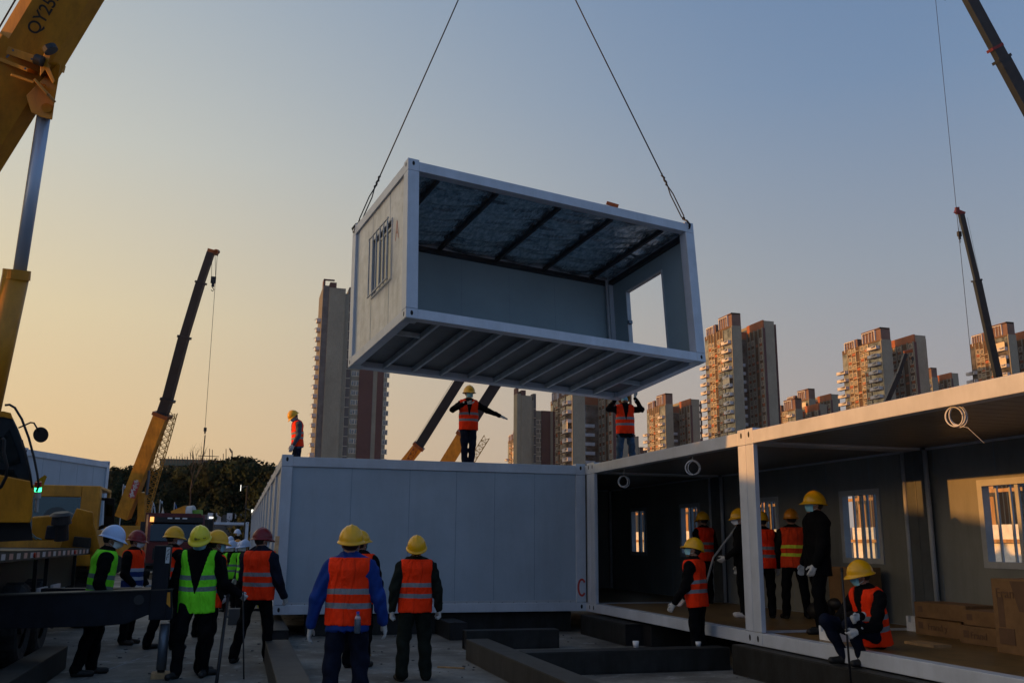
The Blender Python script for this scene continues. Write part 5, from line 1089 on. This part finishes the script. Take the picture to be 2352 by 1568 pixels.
def br(p,d,l,r,n):
    q=p+d*l; bt.tube([p,(p+q)/2+np.array([r_.uniform(-.05,.05),0,.04])*l,q],[r,r*.8,r*.6],5)
    if n:
        for k in range(3 if n>1 else 2): e=d+np.array([r_.uniform(-.5,.5),r_.uniform(-.4,.4),r_.uniform(0,.3)]); br(p+d*l*r_.uniform(.5,1),e/np.linalg.norm(e),l*r_.uniform(.55,.8),r*.6,n-1)
br(np.array([base[0],base[1],0.]),np.array([0,0,1.]),5.0,.09,0); br(np.array([base[0],base[1],4.8]),np.array([0.,0,1.]),2.2,.06,4); bt.build('branches','bark',o)
# far unfinished building behind the trees
D=125; ub=empty('unfinished_building',at(460,1070,D)*[1,1,0],'dark unfinished concrete building with scaffold poles behind the trees','building')
for (x0,y0,x1,y1,m) in ((365,1052,525,1066,'net'),(383,1052,453,1210,'concrete_dark'),(453,1054,505,1210,'concrete_dark')):
    p,q=at(x0,y1,D),at(x1,y0,D); z0=0 if y1>1200 else p[2]; MB().box((p[0],p[1]+(0 if m!='net' else 1),z0),(q[0],p[1]+8,q[2])).build('floor_slab' if m!='net' else 'safety_net',m,ub)
r_=random.Random(8); sp=MB()
for i in range(26): px=368+i*6.3; p=at(px,1064,D-1); t_=at(px,1053-r_.choice([2,4,6,10,16])*r_.random()*1.6,D-1); sp.tube([p,t_],.05,4)
sp.tube([at(455,1046,D-1),at(503,1048,D-1)],.05,4); sp.tube([at(372,1056,D-1),at(520,1058,D-1)],.04,4)
sp.build('scaffold_poles','scaffold',ub)
cz=empty('street_lamp',at(533,1060,100)*[1,1,0],'thin lamp post with angled arm above the grove','street lamp'); MB().tube([at(533,1150,100),at(533,1036,100),at(527,1029,100)],.07,5).build('post','scaffold',cz); MB().tube([at(527,1029,100),at(530,1037,100),at(533,1040,100)],.05,5).build('arm','scaffold',cz)
# ------------------------------------------------------------------ apartment towers
FH=2.95
def winproto(w,h,ax):
    mb=MB().use('win_frame'); t=.15
    if ax=='w':
        wall(mb,'x',-.07,.12,0,w,0,h,[(t,w/2-.04,t,h-t),(w/2+.04,w-t,t,h-t)]); mb.use('win_glass').box((-.01,t,t),(.0,w-t,h-t))
    else:
        wall(mb,'y',-.07,.12,0,w,0,h,[(t,w/2-.04,t,h-t),(w/2+.04,w-t,t,h-t)]); mb.use('win_glass').box((t,-.01,t),(w-t,.0,h-t))
    return mb
def balproto(w,ax,var):
    mb=MB().use('balcony_white'); d=1.2
    B=lambda a,b: mb.box(a,b) if ax=='s' else mb.box((a[1],a[0],a[2]),(b[1],b[0],b[2]))
    B((0,-d,-.12),(w,0,.05)); B((0,-d,.05),(w,-d+.1,.95)); B((0,-d,.05),(.1,0,.95)); B((w-.1,-d,.05),(w,0,.95))
    if var:
        mb.use('awning'); n=(0,-1) 
        P=[(.5,-d-.02,1.0),(w*.55,-d-.02,1.0),(w*.55,-d-.65,.45),(.5,-d-.65,.45)]
        P=P if ax=='s' else [(y,x,z) for x,y,z in P]; mb.prism(P,(0,0,.05))
    return mb
def unit(proto,loc,parent,name):
    """place a copy of a shared part mesh on a tower"""
    if proto.get('used'): c=proto.copy(); COL.objects.link(c)
    else: c=proto; c['used']=1
    c.parent=parent; c.location=loc; return c
def tower(px,py,D,label,zvis,rz=0.,sc=1.,seed=1):
    r_=random.Random(seed); p=at(px,py,D); H=p[2]-4.2*sc; t=empty('apartment_tower',(p[0],p[1],0),label,'tower block','brown and orange apartment towers',rz=rz); OFF[t.name]=np.zeros(3); t.scale=(sc,sc,1)
    m=lambda k,*bs:[MB().use(k) for _ in (0,)][0]
    wA=MB().use('beige').box((0,0,0),(3.2,18,H)); wA.use('facade_brown').box((-.05,.45,0),(-.001,17.9,H-.05)).box((10.86,.5,0),(10.995,9.7,H-.2)).use('beige').box((3.2,9.0,0),(3.6,9.8,H-2)); wA.use('beige').box((3.2,9.8,0),(11,18,H-2)); wA.box((11,.2,0),(15,16,H+2.6)); wA.use('maroon').box((10.93,.15,0),(11.75,.2,H)); wA.use('brick').box((10.9,.1,H),(11.4,9.8,H+2.8)).box((3.2,9.7,H-2),(11,12,H+.6)); wA.build('wall',None,t)
    lg=MB().use('maroon'); 
    lg.box((15.,3,0),(15.5,3.6,H+2.4)); lg.box((17,3,0),(17.5,3.6,H+2.4))
    for k in range(int(zvis/FH),int((H+2.4)/FH)+1): lg.box((15.5,3,k*FH),(17,3.6,k*FH+.9))
    lg.build('loggia_column',None,t)
    cr_=MB().use('brown_roof'); cr_.box((.3,.5,H),(3.4,1.0,H+4.6)); cr_.box((.3,1,H),(.8,9,H+4.3)); cr_.box((.3,.5,H+4.),(3.4,9,H+4.6)); cr_.box((2.9,5,H),(3.4,9,H+4.)); cr_.box((.3,11,H-1),(2.8,17,H+3)); cr_.build('roof_crown',None,t)
    for (ya,yb,zz) in ((2.6,8.2,H+.3),(11.8,16.6,H-1)):
        f=MB().use('balcony_white'); f.box((-.2,ya,zz),(.28,ya+.25,zz+3.4)).box((-.2,yb-.25,zz),(.28,yb,zz+3.4)).box((-.2,ya,zz+3.4),(.28,yb,zz+3.65))
        for q in range(1,4): f.box((-.05,ya+(yb-ya)*q/4,zz),(.15,ya+(yb-ya)*q/4+.12,zz+3.4))
        f.build('roof_pergola',None,t)
    pil=MB().use('beige'); 
    for y in (0.,5.6,7.5,9.4,11.3,13.2,15.1): pil.box((-.24,y,0),(-.051,y+.32,H-.4))
    for y in (.2,2.6,5.0,7.4,9.4): pil.box((10.62,y,0),(10.859,y+.40,H+.2))
    k0=int(zvis/FH); kt=int(H/FH)
    pil.use('brick')
    for k in range(k0,kt):
        z=k*FH
        for i,y in enumerate((5.95,7.85,9.75,11.65,13.55)):
            if (k+i)%3==0: pil.box((-.2,y,z),(-.052,y+1.5,z+.9))
        for i,y in enumerate((.75,3.1,5.5,7.9)): 
            if (k*2+i)%3: pil.box((10.75,y,z),(10.857,y+1.4,z+.85))
        pil.use('win_frame')
        for i,y in enumerate((5.92,9.72)):
            q=z+(.1 if i==k%2 else 1.3); pil.box((-.45,y,q),(-.053,y+3.4,q+.13))
        pil.use('brick')
    pil.build('pilasters',None,t)
    rec=MB().use('win_glass'); rec.box((-.062,.5,0),(-.053,5.5,H-.6)).box((-.062,15.5,0),(-.053,17.8,H-1.6)); rec.box((3.4,9.78,0),(10.6,9.797,H-2.2)); rec.build('dark_glazing',None,t)
    wp=winproto(1.35,1.75,'w').build('window',None,None,local=True); b1=balproto(4.2,'w',1).build('balcony',None,None,local=True); b2=balproto(4.6,'s',r_.random()<.6).build('balcony',None,None,local=True); enc=MB().use('win_frame')
    g_=MB(); g_.use('win_frame'); wall(g_,'x',-1.18,.06,.0,4.2,.95,2.8,[(.1,1.0,1.05,2.7),(1.1,2.0,1.05,2.7),(2.2,3.1,1.05,2.7),(3.2,4.1,1.05,2.7)]); g_.use('win_frame').box((-1.15,.1,1.),(-1.14,4.1,2.75)); gp=g_.build('glazed_balcony',None,None,local=True)
    n=0
    for k in range(k0,kt):
        z=k*FH
        kk=kt-1-k
        if kk<14:
            for y in (6.0,7.9,11.7,13.6): unit(wp,(-.12,y,z+(.95 if y!=11.7 else .7)),t,'window')
            for y in (.9,5.6,7.95): unit(wp,(10.78,y,z+.95),t,'window')
        unit(b1,(-.05,.9,z),t,'balcony'); 
        if kk>1: unit(b1,(-.05,15.6,z),t,'balcony'); unit(b2,(4.6,9.8,z),t,'balcony')
        if r_.random()<.22: unit(gp,(-.05,.9,z),t,'glazed_balcony')
    for o_ in (wp,b1,b2,gp):
        if not o_.get('used'): bpy.data.objects.remove(o_)
        elif 'used' in o_: pass
    return t
tower(1680,717,313,'tallest brown tower right of the tilted container with white balconies',24,seed=2,sc=1.08)
tower(1316,862,290,'tower between the middle and right roof workers with white balcony fronts',22,seed=5,sc=1.22)
tower(1528,903,388,'short tower left of the tallest one with grey balconies',22,seed=3,sc=1.05)
tower(1857,893,400,'low tower top peeking above the container beam left of the wide tower',28,seed=4)
tower(1826,915,380,'lowest tower top right beside the tallest tower',28,seed=14)
tower(2022,745,333,'wide tower with small crane boom in front of it',30,seed=6,sc=1.28)
tower(2139,845,430,'small tower top just right of the wide tower',40,seed=7)
tower(2313,740,320,'tower at the right edge behind the slim crane boom',30,seed=8)
tower(1189,986,480,'small distant tower with lit balconies left of the plain beige block',18,seed=9)
def slab_tower(px,py,D,label,w,zvis,depth=16,seed=3,bal=True,m0='concrete_dark'):
    p=at(px,py,D); H=p[2]; t=empty('apartment_tower',(p[0],p[1],0),label,'tower block','plain ended apartment towers'); OFF[t.name]=np.zeros(3); s=w/19.
    X=lambda v:v*s
    wl=MB().use(m0).box((0,0,0),(X(1.7),depth,H)); wl.use('beige').box((X(1.7),-.3,0),(X(6.2),depth,H-.6)).box((X(6.2),.4,0),(X(7.3),depth,H-2)).box((X(8.6),2.2,0),(X(11.2),depth,H-5)); wl.use('maroon').box((X(11.2),1.6,0),(X(15),depth,H-5)); wl.use('beige').box((X(15),1.8,0),(X(16.2),depth,H-5)); wl.use('maroon').box((X(16.2),1.6,0),(X(17.9),depth,H-5)); wl.use('beige').box((X(17.9),1.9,0),(X(19),depth,H-5.2)); wl.build('wall',None,t)
    MB().use('concrete_dark').box((X(7.3),1.2,0),(X(8.6),depth,H+.4)).build('loggia_shaft',None,t)
    cr_=MB().use('maroon').box((0,-.2,H),(X(.5),4,H+2)).box((0,-.2,H+1.6),(X(3),.4,H+2)).box((X(1.8),-.2,H-.5),(X(3.6),6,H+1.1)); cr_.build('roof_crown',None,t)
    sl_=winproto(1.5,1.6,'s').build('window',None,None,local=True); sl_.scale=(s,1,1); bp_=balproto(3.,'w',1).build('balcony',None,None,local=True)
    k0=int(zvis/FH)
    fr_=MB().use('win_frame')
    for k in range(k0,int(H/FH)): fr_.box((X(7.3),1.1,k*FH),(X(8.6),1.19,k*FH+.16)); fr_.box((X(7.32),1.12,k*FH),(X(7.42),1.18,k*FH+FH)) 
    fr_.build('loggia_frames',None,t)
    for k in range(k0,int((H-5)/FH)):
        for x,y in ((9.,2.2),(10.3,2.2),(18.1,1.9)): unit(sl_,(X(x),y-.02,k*FH+1),t,'window')
        if bal: unit(bp_,(0,3,k*FH),t,'balcony')
    if not bp_.get('used'): bpy.data.objects.remove(bp_)
slab_tower(743,655,285,'tall beige and maroon tower on the left partly behind the tilted container',21,24)
slab_tower(1188,903,300,'plain beige end wall block with maroon side beside the middle worker',15,22,bal=False,depth=4,m0='beige')
slab_tower(1452,1002,470,'pale little block seen between the legs of the right roof worker',9,18,bal=False)
# unseen sun blockers added to the west: they keep the low sun off the ground
def west(label,x0,x1,y0,y1,h0,h1):
    o=empty('sun_blocker',((x0+x1)/2,(y0+y1)/2,0),label,'sun blocker'); MB().use('panel').prism([(x0,y0,0),(x0,y1,0),(x0,y1,h1),(x0,y0,h0)],(x1-x0,0,0)).build('wall','panel',o)
west('added sun blocker wall west of the crane, outside the frame',-18,-15.5,4.2,14,6.72,6.72)
west('narrow added sun blocker west of the crane, outside the frame',-18,-15.5,-2.6,-1.9,6.72,6.72)
west('tall added sun blocker west of the crane, outside the frame',-18,-15.5,-1.9,4.2,11.6,11.6)
west('sloping added sun blocker west of the camera, outside the frame',-18,-15.5,-36,-2.6,1.9,6.2)
west('far added sun blocker west of the lane, outside the frame',-31,-28,14,62,8.6,8.6)

# evening haze over the whole site
m=bpy.data.materials.new('haze'); m.use_nodes=True; t=m.node_tree; t.nodes.clear(); o_=t.nodes.new('ShaderNodeOutputMaterial'); v=t.nodes.new('ShaderNodeVolumePrincipled'); v.inputs['Color'].default_value=(.9,.85,.78,1); v.inputs['Density'].default_value=HAZE; v.inputs['Anisotropy'].default_value=.3; t.links.new(v.outputs[0],o_.inputs['Volume']); M['haze']=m
if HAZE: hz=MB().box((-450,-70,-1),(520,640,130)).build('haze','haze'); tag(hz,'thin evening haze filling the air over the site','haze',kind='stuff')
